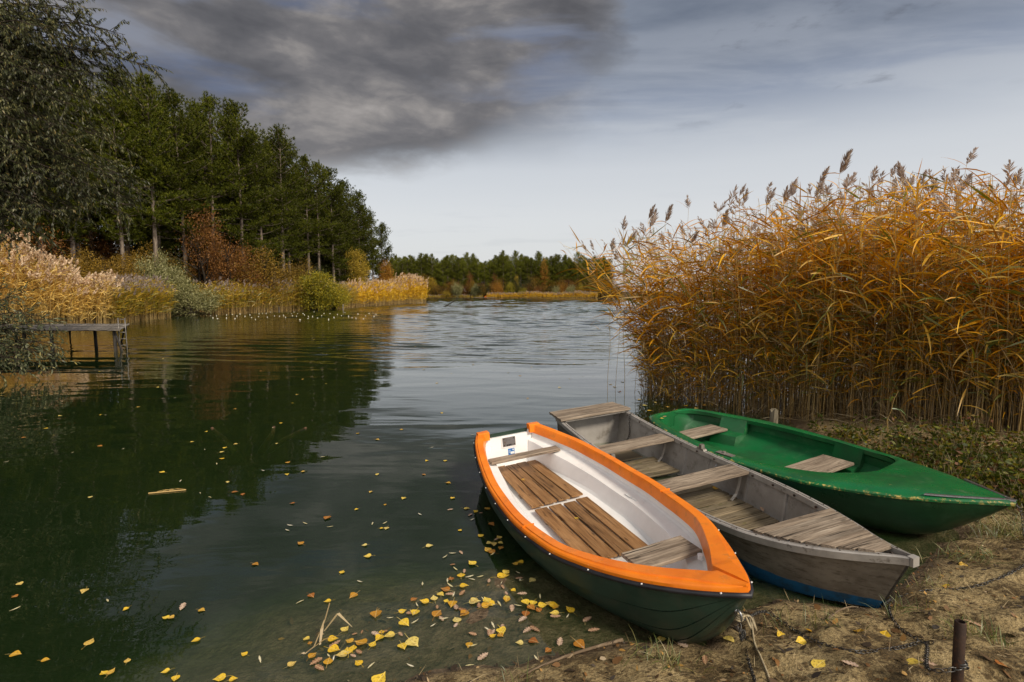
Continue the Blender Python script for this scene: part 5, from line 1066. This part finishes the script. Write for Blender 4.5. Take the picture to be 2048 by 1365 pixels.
# rope
def spline(pts, k=16):
    pts = [Vector(p) for p in pts]; o = []
    for i in range(len(pts)-1):
        p0 = pts[max(i-1, 0)]; p1 = pts[i]; p2 = pts[i+1]; p3 = pts[min(i+2, len(pts)-1)]
        for t in np.linspace(0, 1, k, endpoint=False): o.append(.5*((2*p1)+(p2-p0)*t+(2*p0-5*p1+4*p2-p3)*t*t+(3*p1-p0-3*p2+p3)*t**3))
    return o+[pts[-1]]
def single(name, mb, mat, label, cat, group=None, smooth=True, grain=False, o=None):
    o = Vector(mb.V[0]) if o is None else Vector(o); mb.V = [tuple(Vector(v)-o) for v in mb.V]; ob = mb.build(name, mat, smooth=smooth, grain=grain, label=label, cat=cat, group=group); ob.location = o; return ob
mb = MB(); r0 = eye+Vector((0, 0, .02))
mb.tube(spline([r0, r0+Vector((.05, -.01, .01)), r0+Vector((.075, -.03, -.05)), gnd(1503, 1250, .05), gnd(1508, 1285, .008), gnd(1522, 1318, .006), gnd(1540, 1366, .006), gnd(1552, 1440, .006)]), .0055, 7)
mb.tube(spline([r0, r0+Vector((.03, .0, .005)), r0+Vector((.055, -.02, -.05)), gnd(1497, 1250, .05), gnd(1506, 1280, .01)]), .0055, 7)
for q in range(3): mb.tube([r0+Vector((.016*math.cos(t)+.004*q, .014*math.sin(t), -.012+.011*q)) for t in np.linspace(0, 2*PI, 14)], .006, 6)
single('rope', mb, m_rope, 'pale worn rope knotted to the bow of the orange rimmed boat', 'rope')
# wooden stumps and sticks
def stump(u, v, h, r, label, z=0):
    p = ground(u, v, z); mb = MB(); n = 9
    rows = [[(r*(1+.12*math.sin(3*k+1))*math.cos(2*PI*k/n)*s, r*(1+.12*math.sin(3*k+1))*math.sin(2*PI*k/n)*s, zz+(.03*math.sin(2.3*k) if zz > h*.9 else 0)) for k in range(n)] for zz, s in ((-.3, 1.1), (h*.4, 1.05), (h*.85, 1), (h, .95))]
    mb.loft(rows, closed=True, cap=True); mb.G = [(z_[2]*1.0, z_[0], z_[1]) for z_ in mb.V]; o = mb.build('wooden_stake', m_oldwood, label=label, cat='stake', grain=True); o.location = p; return o
stump(1547, 858, .28, .055, 'short mossy wooden stake between the green boat and the reeds')
def stick(pts, r, label, cat='stick', name='driftwood_stick', mat=None):
    mb = MB(); mb.tube(spline(pts, 6), lambda t: r*(1-.7*t), 6); mb.G = [(v[0]+v[1], v[2], v[1]-v[0]) for v in mb.V]; return single(name, mb, mat or m_stick, label, cat, grain=True)
stick([gnd(1245, 1284, .012), gnd(1190, 1300, .016), gnd(1130, 1318, .012), gnd(1075, 1340, .012), gnd(1040, 1358, .006)], .011, 'thin pale stick lying along the water edge left of the orange rimmed bow')
stick([gnd(1655, 1242, .01), gnd(1678, 1232, .035), gnd(1705, 1228, .045), gnd(1735, 1231, .03), gnd(1752, 1240, .008)], .006, 'curved bare twig arching over the sand between the two nearer bows')
stick([gnd(1985, 1010, .01), gnd(1950, 985, .02), gnd(1905, 978, .01)], .009, 'dry reed stick on the bank right of the green bow')
stick([gnd(2046, 985, .02), gnd(2000, 982, .03), gnd(1975, 975, .02)], .012, 'short thick stick on the bank at the right edge')
stick([ground(1338, 985-3, .012)+Vector((-3.2, 0, 0)), ground(1338, 982, .014)+Vector((-3.05, .02, 0)), ground(1338, 980, .01)+Vector((-2.9, .03, 0))], .004, 'sliver of straw floating on the open water', mat=m_straw_w if 'm_straw_w' in globals() else None) if False else None
mb = MB(); a_ = ground(297, 987, .006); c_ = ground(372, 980, .008); mb.tube([a_, a_.lerp(c_, .5), c_], .007, 6)
for t in (.3, .45, .62): q = a_.lerp(c_, t); mb.loft([[q+Vector((-.03, .0, .004)), q+Vector((-.03, .014, .006))], [q+Vector((.03, .03, .012)), q+Vector((.03, .045, .012))], [q+Vector((.10, .05, .006)), q+Vector((.10, .052, .006))]])
single('floating_reed', mb, m_reedstem, 'pale broken reed stalk floating on the dark water at the left', 'reed stalk', smooth=False)
mb = MB(); a_ = ground(660, 1225, .05); k_ = ground(640, 1290, .006); f_ = ground(610, 1308, .006)
mb.tube([f_, f_.lerp(k_, .6)+Vector((0, 0, .01)), k_.lerp(a_, .5)+Vector((0, 0, .05)), a_+Vector((0, 0, .06))], .0035, 5)
for p, q, z in ((k_, ground(648, 1240, .09), .02), (k_.lerp(a_, .4), ground(705, 1255, .01), .10), (k_.lerp(a_, .3), ground(632, 1272, .02), .02), (f_, ground(600, 1310, .004), .01), (f_, ground(690, 1268, .02), .03)):
    mid = p.lerp(q, .5)+Vector((0, 0, z)); w_ = Vector((.007, .006, 0)); mb.loft([[p-w_*.6, p+w_*.6], [mid-w_, mid+w_], [q-w_*.1, q+w_*.1]])
single('floating_reed', mb, m_straw, 'pale drooping reed sprig in the shallow water near the front', 'reed stalk', smooth=False)
for (pts, r, lab) in ([((523, 905), (535, 885), (545, 868), (548, 855)), .07, 'rust brown branch stub of a sunken tree, the forked middle one'], [((470, 905), (448, 880), (432, 866), (424, 858)), .065, 'rust brown branch stub of a sunken tree, the left one'], [((540, 900), (570, 880), (595, 866), (612, 858)), .06, 'rust brown branch stub of a sunken tree, the right one']):
    P_ = [ground(u, v, -.11*(len(pts)-1-i)**1.4-.0) for i, (u, v) in enumerate(pts)]; P_[-1].z = .012
    stick(P_, r, lab, 'branch stub', 'sunken_branch', paint('sunken_bark', (.05, .024, .010), (.10, .05, .02), (.5, .8), 9, 0, .5)) if lab.endswith('middle one') else stick(P_, r, lab, 'branch stub', 'sunken_branch', bpy.data.materials['sunken_bark'])

# ------------------------------------------------------------------ jetty with its ladder
jx = empty('jetty', (-15.6, 19.4, 0), label='old plank jetty on thin dark posts in front of the straw reeds', cat='jetty'); J = Vector(jx.location)
A = at_depth(236, 659, 17.9); B = at_depth(257, 649, 21.4); zt = .76; A.z = B.z = zt
wv = (B-A); wn = wv.normalized(); ld = Vector((-wn.y*-1, -wn.x, 0)); ld = Vector((-1, -.02, 0)).normalized()
mb = MB(); nb = 40
for i in range(nb):
    o = .06+i*.205; p0 = A+ld*o+Vector((random.uniform(-.03, .03),)*1+(0, 0)) ; p1 = B+ld*o
    ex = random.uniform(-.10, .10); mb.plank(p0-wn*(.05+ex)-J+Vector((0, 0, random.uniform(-.008, .008))), p1+wn*(.10-ex)-J, ld, .185, .03, 5, .006, .006)
mb.build('deck', m_jetty, jx, grain=True)
mb = MB()
for t in (.08, .5, .92): q = A.lerp(B, t)-J-Vector((0, 0, .031)); mb.tube([q+ld*.0, q+ld*8.2], .045, 6)
mb.build('bearer', m_post, jx)
for t, o in ((.03, .15), (.97, .12), (.05, 2.35), (.95, 2.4), (.05, 3.3), (.5, 1.1), (.05, 4.6), (.95, 4.6), (.5, 6.5)):
    q = A.lerp(B, t)+ld*o-J; mb = MB(); mb.tube([q-Vector((0, 0, .03)), q+Vector((random.uniform(-.03, .03), 0, -1.4)), q+Vector((0, 0, -3.4))], .055, 7); mb.build('post', m_post, jx, smooth=True)
for t, o, s in ((.03, .15, 1), (.97, .12, -1), (.05, 4.6, 1)):
    q = A.lerp(B, t)+ld*o-J; mb = MB(); mb.tube([q+Vector((0, 0, -.05)), q-ld*.35*s+wn*.1+Vector((0, 0, -1.2))], .035, 6); mb.build('brace', m_post, jx)
LA = at_depth(236, 641, 18.2)-J; LA.z = 1.15; mb = MB(); lw = Vector((.20, .06, 0))
ladder = None
for k in (0, 1): q = LA+lw*k; mb.tube([q, q+Vector((.02, -.02, -.6)), q+Vector((.05, -.03, -2.0))], .018, 6)
for z in np.arange(-.05, -1.6, -.23): mb.tube([LA+Vector((-.02*z, .02*z, z)), LA+lw+Vector((-.02*z, .02*z, z))], .014, 5)
mb.build('ladder', m_alu, jx, smooth=True)

# ------------------------------------------------------------------ far beach: landing stage, upturned boat
fb = ground(962, 597.2, .25); e = empty('landing_stage', (fb.x, 240.5, 0), label='low pale landing stage at the little far beach', cat='jetty')
mb = MB()
for i in range(12): mb.plank((-5+i*.85, -1.2, .45), (-5+i*.85, 1.2, .45), (1, 0, 0), .8, .12, 2)
mb.build('deck', m_jetty, e, grain=True); mb = MB()
for x in (-4.8, -1.6, 1.6, 4.8): mb.tube([(x, -1, .35), (x, -1, -1.2)], .12, 6)
mb.build('post', m_post, e)
def hull_up(u, Y, l, wd_, h, mat, label, name='upturned_boat'):
    p = at_depth(u, 592, Y); mb = MB(); R_ = []
    for s in np.linspace(-1, 1, 13):
        k = max(.03, (1-abs(s)**2.4)); R_.append([(s*l/2, -wd_/2*k, 0), (s*l/2, -wd_*.42*k, h*.6*k), (s*l/2, 0, h*k), (s*l/2, wd_*.42*k, h*.6*k), (s*l/2, wd_/2*k, 0)])
    mb.loft(R_); o = mb.build(name, mat, smooth=True, label=label, cat='boat'); o.location = (p.x, Y, float(ground_z(p.x, Y))+.05); return o
hull_up(979, 244.5, 4.6, 1.6, .9, m_white, 'small white upturned boat on the far beach'); hull_up(973, 244, 2.6, 1.3, .9, m_orange, 'small orange upturned dinghy on the far beach')

# ------------------------------------------------------------------ white floats and stakes off the left reeds
m_float = paint('white_float', (.62, .58, .46), (.48, .44, .34), (.4, .6), 20, bump=.1)
mb = MB(); prf = [(0, -.10), (.055, -.09), (.075, -.02), (.075, .10), (.055, .15), (.028, .18), (.026, .23), (.0, .235)]
mb.loft([[(r*math.cos(k*PI/4), r*math.sin(k*PI/4), z) for k in range(8)] for r, z in prf], closed=True); me_f = mb.mesh('float', m_float, True)
mb = MB(); prf = [(0, -.12), (.07, -.10), (.12, .0), (.10, .08), (.0, .11)]
mb.loft([[(r*math.cos(k*PI/4), r*math.sin(k*PI/4), z) for k in range(8)] for r, z in prf], closed=True); me_g = mb.mesh('float', m_float, True)
FL = [(421, 632), (426, 637), (433, 633), (435, 638), (453, 631), (453, 637), (465, 630), (474, 633), (480, 629), (486, 625), (501, 625), (500, 631), (503, 636), (518, 629), (525, 628), (517, 634), (532, 628), (535, 636), (541, 625), (544, 624), (549, 633), (559, 633), (567, 632), (571, 636), (576, 627), (583, 629), (585, 633), (588, 625), (595, 629), (593, 634), (606, 628), (609, 631), (617, 634), (616, 638), (625, 634), (628, 625), (635, 637), (643, 633), (648, 628), (660, 628), (668, 636), (675, 630), (683, 632), (690, 626), (697, 634), (704, 636), (716, 629), (731, 633), (738, 628), (748, 634), (752, 630), (470, 638), (490, 634), (511, 640), (600, 640), (657, 640), (712, 638), (727, 638)]
for i, (u, v) in enumerate(FL):
    p = ground(u, v, 0); o = link('float', me_f if i % 3 else me_g, label='small white float bobbing upright on the water off the left reeds' if i % 3 else 'small round white float on the water off the left reeds', cat='float', group='white upright floats' if i % 3 else 'white round floats')
    o.location = p; o.rotation_euler = (random.gauss(0, .2), random.gauss(0, .2), 0); o.scale = (random.uniform(.45, .62),)*2+(random.uniform(.35, .55),)
for u, v, h in ((512, 626, 1.5), (483, 626, .6), (530, 625, .6), (558, 624, .6), (686, 622, .8)):
    p = ground(u, v, 0); mb = MB(); mb.tube([(0, 0, -1), (.02, 0, h)], .06, 6); o = mb.build('reed_stake', m_jetty, label='thin pale stake in the water in front of the left reeds' if h < 1 else 'tall pale stake in front of the left reeds', cat='stake', group='pale stakes' if h < 1 else None); o.location = p
mb = MB(); p = ground(896, 614, 0); mb.tube([(-1.5, 0, -.3), (0, 0, .3), (1.6, 0, 1.3)], .07, 5); o = mb.build('dead_branch', m_post, label='dark dead branch sticking out of the far water', cat='branch'); o.location = p

# ------------------------------------------------------------------ floating leaves, one object each
def leaf_outline(kind, rg):
    if kind == 'poplar': return [(0, 0), (.05, .22), (.15, .37), (.30, .43), (.46, .39), (.62, .27), (.80, .11), (1.0, 0)]
    if kind == 'oak': return [(0, .02), (.10, .06), (.18, .17), (.26, .10), (.36, .24), (.46, .13), (.58, .27), (.68, .15), (.80, .22), (.90, .13), (1.0, .03)]
    return [(0, 0), (.2, .075), (.45, .10), (.7, .075), (1.0, 0)]
def leaf_mesh(kind, seed, mat):
    rg = random.Random(seed); o = leaf_outline(kind, rg); mb = MB(); curl = rg.uniform(-.18, .25); cup = rg.uniform(.05, .35); tw_ = rg.uniform(-.3, .3)
    f = lambda x, y: (x-.5, y*(1+rg.uniform(-.08, .08)), .04+curl*(x-.4)**2+cup*abs(y)**1.3*.8+tw_*(x-.5)*y*.5)
    mid = [mb.v(f(x, 0)) for x, _ in o]; lt = [mb.v(f(x, y)) for x, y in o]; rt = [mb.v(f(x, -y)) for x, y in o]
    for i in range(len(o)-1): mb.f(mid[i], mid[i+1], lt[i+1], lt[i]); mb.f(mid[i], rt[i], rt[i+1], mid[i+1])
    if kind == 'poplar':
        w_ = .012; k = rg.uniform(-.3, .3); mb.loft([[(-.5, -w_, .04), (-.5, w_, .04)], [(-.78, -w_+k*.3, .05), (-.78, w_+k*.3, .05)], [(-1.05, -w_+k, .03), (-1.05, w_+k, .03)]])
    me = mb.mesh('leaf', mat, False); return me
def litter_mat(name, stops, veins=True, rough=.5):
    m, T = newmat(name); r = T.new('ShaderNodeObjectInfo').outputs['Random']; o = T.obj(); x, y, z = T.sep(o)
    col = T.ramp(r, stops); n = T.noise(o, 9, 5, .65)
    col = T.mix(T.math('MULTIPLY', T.step(n, .50, .68), .75), col, (.13, .065, .018)); col = T.mix(T.step(T.math('ABSOLUTE', y), .02, .008), col, T.mix(.5, col, (.85, .7, .35)))
    out(T, principled(T, col, rough, 0, None, .4)); return m
m_lp = litter_mat('yellow_poplar_leaf', [(0, (.68, .42, .02)), (.3, (.72, .50, .05)), (.55, (.62, .50, .17)), (.75, (.55, .30, .02)), (.9, (.38, .16, .02)), (1, (.30, .10, .02))])
m_lo = litter_mat('brown_oak_leaf', [(0, (.46, .30, .22)), (.4, (.33, .17, .09)), (.7, (.52, .38, .30)), (1, (.22, .085, .03))])
m_lw = litter_mat('pale_willow_leaf', [(0, (.62, .57, .42)), (.5, (.50, .44, .22)), (1, (.70, .66, .55))])
LM = {'poplar': [leaf_mesh('poplar', i, m_lp) for i in range(5)], 'oak': [leaf_mesh('oak', i+10, m_lo) for i in range(4)], 'willow': [leaf_mesh('willow', i+20, m_lw) for i in range(4)]}
LAB = {'poplar': ('yellow poplar leaf floating on the lake water', 'floating yellow poplar leaves'), 'oak': ('lobed brown oak leaf floating on the shallow water', 'floating brown oak leaves'), 'willow': ('narrow pale willow leaf floating on the lake water', 'floating willow leaves')}
NAMES = {'poplar': 'poplar_leaf', 'oak': 'oak_leaf', 'willow': 'willow_leaf'}
def boat_clear(p):
    for e_, bl_, br_, L_ in ((dinghy, bl, br, L), (alu, bl2, br2, L2), (grn, bl3, br3, L3)):
        q = e_.matrix_world.inverted() @ p
        if -.1 < q.x < L_ and -bl_(max(q.x, 0)/L_)*.98 < q.y < br_(max(q.x, 0)/L_)*.98: return False
    return True
def float_leaf(kind, u, v, size, ang=None):
    p = ground(u, v, .0)
    if float(lake_sd(p.x, p.y)) > -.02 or not boat_clear(p): return
    o = link(NAMES[kind], random.choice(LM[kind]), label=LAB[kind][0], cat='leaf', group=LAB[kind][1]); o.location = (p.x, p.y, .003); o.rotation_euler = (random.gauss(0, .05), random.gauss(0, .05), random.uniform(0, 2*PI) if ang is None else ang)
    s = size; o.scale = (s, s, s)
PX = [(825, 1287, 1.3), (805, 1295, 1.0), (750, 1232, 1.1), (706, 1193, .8), (736, 1114, 1.0), (775, 1058, 1.0), (762, 1058, .7), (655, 1038, 1.0), (730, 1092, .7), (860, 1093, 1.0), (946, 1128, 1.0), (1010, 1155, 1.3), (1016, 1145, 1.0), (890, 1180, 1.1), (865, 1198, .9), (878, 1228, 1.3), (850, 1205, .9), (830, 1228, 1.2), (812, 1248, 1.1), (832, 1200, .8), (950, 1205, 1.1), (972, 1213, .9), (926, 1230, 1.2), (905, 1210, .9), (1008, 1262, .9), (1000, 1272, .8), (720, 1288, 1.2), (700, 1283, .9), (682, 1312, 1.1), (625, 1312, .9), (755, 1278, .9), (745, 1290, .8), (666, 1280, 1.0), (585, 1330, .9), (512, 1130, 1.0), (600, 1088, .9), (582, 1008, .7), (900, 967, .8), (805, 998, .7), (770, 1010, .5), (715, 1020, .6), (687, 1145, .9), (622, 1193, 1.0), (742, 985, .6), (952, 1025, 1.0), (935, 1018, .9), (975, 1018, .9), (985, 1050, .9), (963, 1072, .8), (1000, 1065, .8), (1012, 1078, .9), (1022, 1085, .8), (990, 1090, .9), (975, 1100, 1.1), (1045, 1090, .8), (1040, 1127, .8), (1065, 1162, 1.1), (1020, 1042, .8), (1160, 1292, 1.1), (938, 1292, .9), (1085, 1212, .9), (1110, 1216, .9), (1015, 1202, .9), (1010, 1195, .9), (1065, 1209, .9), (1040, 1287, .9), (40, 1170, .9), (30, 1195, .8), (168, 1184, 1.0), (250, 1220, .7), (330, 1237, 1.0), (345, 1237, .9), (405, 1222, 1.0), (390, 1283, .9), (180, 1285, 1.0), (90, 1322, 1.1), (35, 1310, 1.0), (225, 1345, 1.2), (330, 1345, 1.0), (350, 1360, 1.0), (205, 1348, .9), (470, 1360, 1.1), (440, 1358, 1.1), (255, 1322, .9), (485, 1310, .9), (760, 1360, 1.2), (1605, 1205, 1.1), (1560, 1170, .7), (1525, 1140, .7), (1540, 1205, .7), (1640, 1180, .7)]
for u, v, s in PX: float_leaf('poplar', u+random.uniform(-3, 3), v, random.uniform(.048, .078)*s*(.78 if u < 560 else 1.05))
for u, v in [(1085, 1170), (1070, 1260), (1045, 1240), (966, 1315), (1188, 1262), (1175, 1240), (1200, 1220), (1190, 1195), (670, 1290), (632, 1325), (365, 1215), (1120, 1285), (1205, 1235), (925, 1222), (1055, 1262)]: float_leaf('oak', u, v, .075)
for u, v in [(895, 1163), (960, 1155), (1040, 1160), (830, 1245), (945, 1293), (520, 1320), (600, 1205), (215, 1202), (30, 1220), (845, 1170), (975, 1260), (1080, 1195), (1110, 1190), (890, 1115), (905, 1108), (720, 1165), (770, 1047), (745, 1048), (840, 1030), (660, 1055), (610, 1048), (575, 1062), (580, 1052), (1000, 1170), (945, 1040), (985, 1110), (1150, 1200)]: float_leaf('willow', u, v, .06)
for i in range(85):
    v = 655+(random.random()**1.1)*345; u = random.uniform(120, 1150) if v < 800 else random.uniform(0, 960); float_leaf(random.choice(('poplar', 'poplar', 'willow')), u, v, random.uniform(.04, .066)*(1.25 if v < 780 else 1))
for cu_, cv_ in ((960, 1215), (905, 1185), (830, 1215), (1020, 1165), (880, 1240), (780, 1275), (700, 1300), (1060, 1215), (990, 1265), (1120, 1225), (1000, 1085), (955, 1030), (925, 1150), (640, 1320)):
    for i in range(5): float_leaf(random.choice(('poplar', 'poplar', 'oak', 'willow')), random.gauss(cu_, 20), random.gauss(cv_, 10), random.uniform(.04, .075))
for i in range(30): float_leaf(random.choice(('poplar', 'oak', 'willow', 'poplar')), random.gauss(1010, 90), random.gauss(1120, 70), random.uniform(.035, .07))
for i in range(20): float_leaf(random.choice(('poplar', 'oak', 'willow', 'poplar')), random.uniform(560, 1200), random.uniform(1180, 1345), random.uniform(.03, .065))
for u, v in [(1290, 812), (1310, 806), (1335, 815), (1345, 800), (1300, 822), (1370, 812), (1325, 795), (1392, 818), (1355, 822), (1230, 775), (1245, 765), (1222, 770), (1240, 785), (1410, 812), (1280, 800)]: float_leaf('poplar', u, v, .09)
def boat_leaf(e_, x, y, z, s, kind='poplar', lab=None):
    p = e_.matrix_world @ Vector((x, y, z)); o = link(NAMES[kind], random.choice(LM[kind]), label=lab, cat='leaf'); o.location = p; o.rotation_euler = (random.gauss(0, .15), random.gauss(0, .15), random.uniform(0, 6)); o.scale = (s,)*3
boat_leaf(dinghy, .62, -.10, ZF+.046, .06, lab='crumpled yellow leaf on the aft floor boards of the white boat')
boat_leaf(dinghy, 1.62, -.02, ZF+.046, .045, lab='small yellow leaf on the fore floor boards of the white boat')
boat_leaf(dinghy, .42, -.47, .285, .07, lab='orange leaf on the side bench beside the stern seat of the white boat')
boat_leaf(alu, 2.55, .40, zf2+.005, .08, 'oak', 'brown leaf at the edge of the duckboards in the aluminium boat')
boat_leaf(alu, 2.0, .36, zf2+.005, .06, lab='yellow leaf beside the middle seat of the aluminium boat')
boat_leaf(alu, 2.72, -.25, zf2+.005, .06, 'oak', 'dark leaf on the last duckboard slats of the aluminium boat')
boat_leaf(grn, .16, -.30, zs3(.05)+.012, .06, lab='orange leaf on the stern rim of the green boat'); boat_leaf(grn, .11, -.20, zs3(.05)+.012, .055, 'oak', 'brown leaf beside the orange leaf on the stern rim of the green boat')

# ------------------------------------------------------------------ leaf litter and debris on the sand and the shallow bed
m_lit = leafmat('shore_litter', [(0, (.018, .011, .006)), (.4, (.045, .026, .011)), (.66, (.10, .052, .018)), (.84, (.22, .10, .026)), (.94, (.40, .22, .05)), (1, (.42, .33, .22))], .1, .6, 0, gloss=.04)
n = 10500; x = RNG.uniform(-2.2, 6.0, n); y = RNG.uniform(1.6, 6.2, n); sd = lake_sd(x, y); keep = (sd > -1.0)&(sd < 3.6)&(RNG.random(n) < np.where(sd > 0, np.where(sd < .3, 1, .68), .30)); x = x[keep]; y = y[keep]
ok = np.array([boat_clear(Vector((a, b_, .05))) for a, b_ in zip(x, y)]); x = x[ok]; y = y[ok]; n = len(x); z = ground_z(x, y)+.004
az = rnd(n, 0, 2*PI); sz = np.where(RNG.random(n) < .13, rnd(n, .035, .065), rnd(n, .010, .032))
V, F = ribbon_leaves(np.stack([x, y, z], -1), az, sz, sz*rnd(n, .3, .75), rnd(n, .05, .5), rnd(n, -.3, .9), rnd(n, -.5, .5), 3)
n2 = 5000; x2 = RNG.uniform(-.6, 6.0, n2); y2 = RNG.uniform(1.7, 5.6, n2); sd = lake_sd(x2, y2); k = (sd > .0)&(sd < 3)&(RNG.random(n2) < .8); x2 = x2[k]; y2 = y2[k]; n2 = len(x2); z2 = ground_z(x2, y2)+.003
tV, tF = ribbon_leaves(np.stack([x2, y2, z2], -1), rnd(n2, 0, 2*PI), rnd(n2, .03, .14), rnd(n2, .0015, .0035), rnd(n2, -.02, .25), rnd(n2, -.1, .4), rnd(n2, -.3, .3), 3)
V, F, MI = merge([(V, F, 0), (tV, tF, 1)])
link('leaf_litter', np_mesh('leaf_litter', V, F, [m_lit, m_straw], MI), kind='stuff', label='brown leaf litter and bits of straw scattered over the sand and shallows')
for u, v, s, kd in [(1325, 1278, .06, 'poplar'), (1465, 1240, .05, 'poplar'), (1460, 1282, .075, 'poplar'), (1410, 1322, .06, 'oak'), (1462, 1345, .075, 'oak'), (1365, 1292, .085, 'oak'), (1640, 1330, .08, 'poplar'), (1830, 1330, .085, 'poplar'), (1860, 1330, .08, 'oak'), (1770, 1270, .07, 'poplar'), (1720, 1265, .07, 'poplar'), (1600, 1285, .06, 'poplar'), (1945, 1248, .08, 'oak'), (1890, 1175, .06, 'poplar'), (1620, 1265, .06, 'poplar'), (1800, 1325, .07, 'oak'), (2010, 1335, .08, 'poplar'), (1700, 1330, .07, 'oak'), (1925, 1130, .06, 'poplar'), (1560, 1270, .05, 'poplar')]:
    p = gnd(u, v, .004); o = link(NAMES[kd], random.choice(LM[kd]), label='fallen yellow poplar leaf lying on the sandy shore' if kd == 'poplar' else 'curled brown oak leaf lying on the sandy shore', cat='leaf', group='poplar leaves on the sand' if kd == 'poplar' else 'oak leaves on the sand'); o.location = p; o.rotation_euler = (random.gauss(0, .25), random.gauss(0, .25), random.uniform(0, 6)); o.scale = (s,)*3
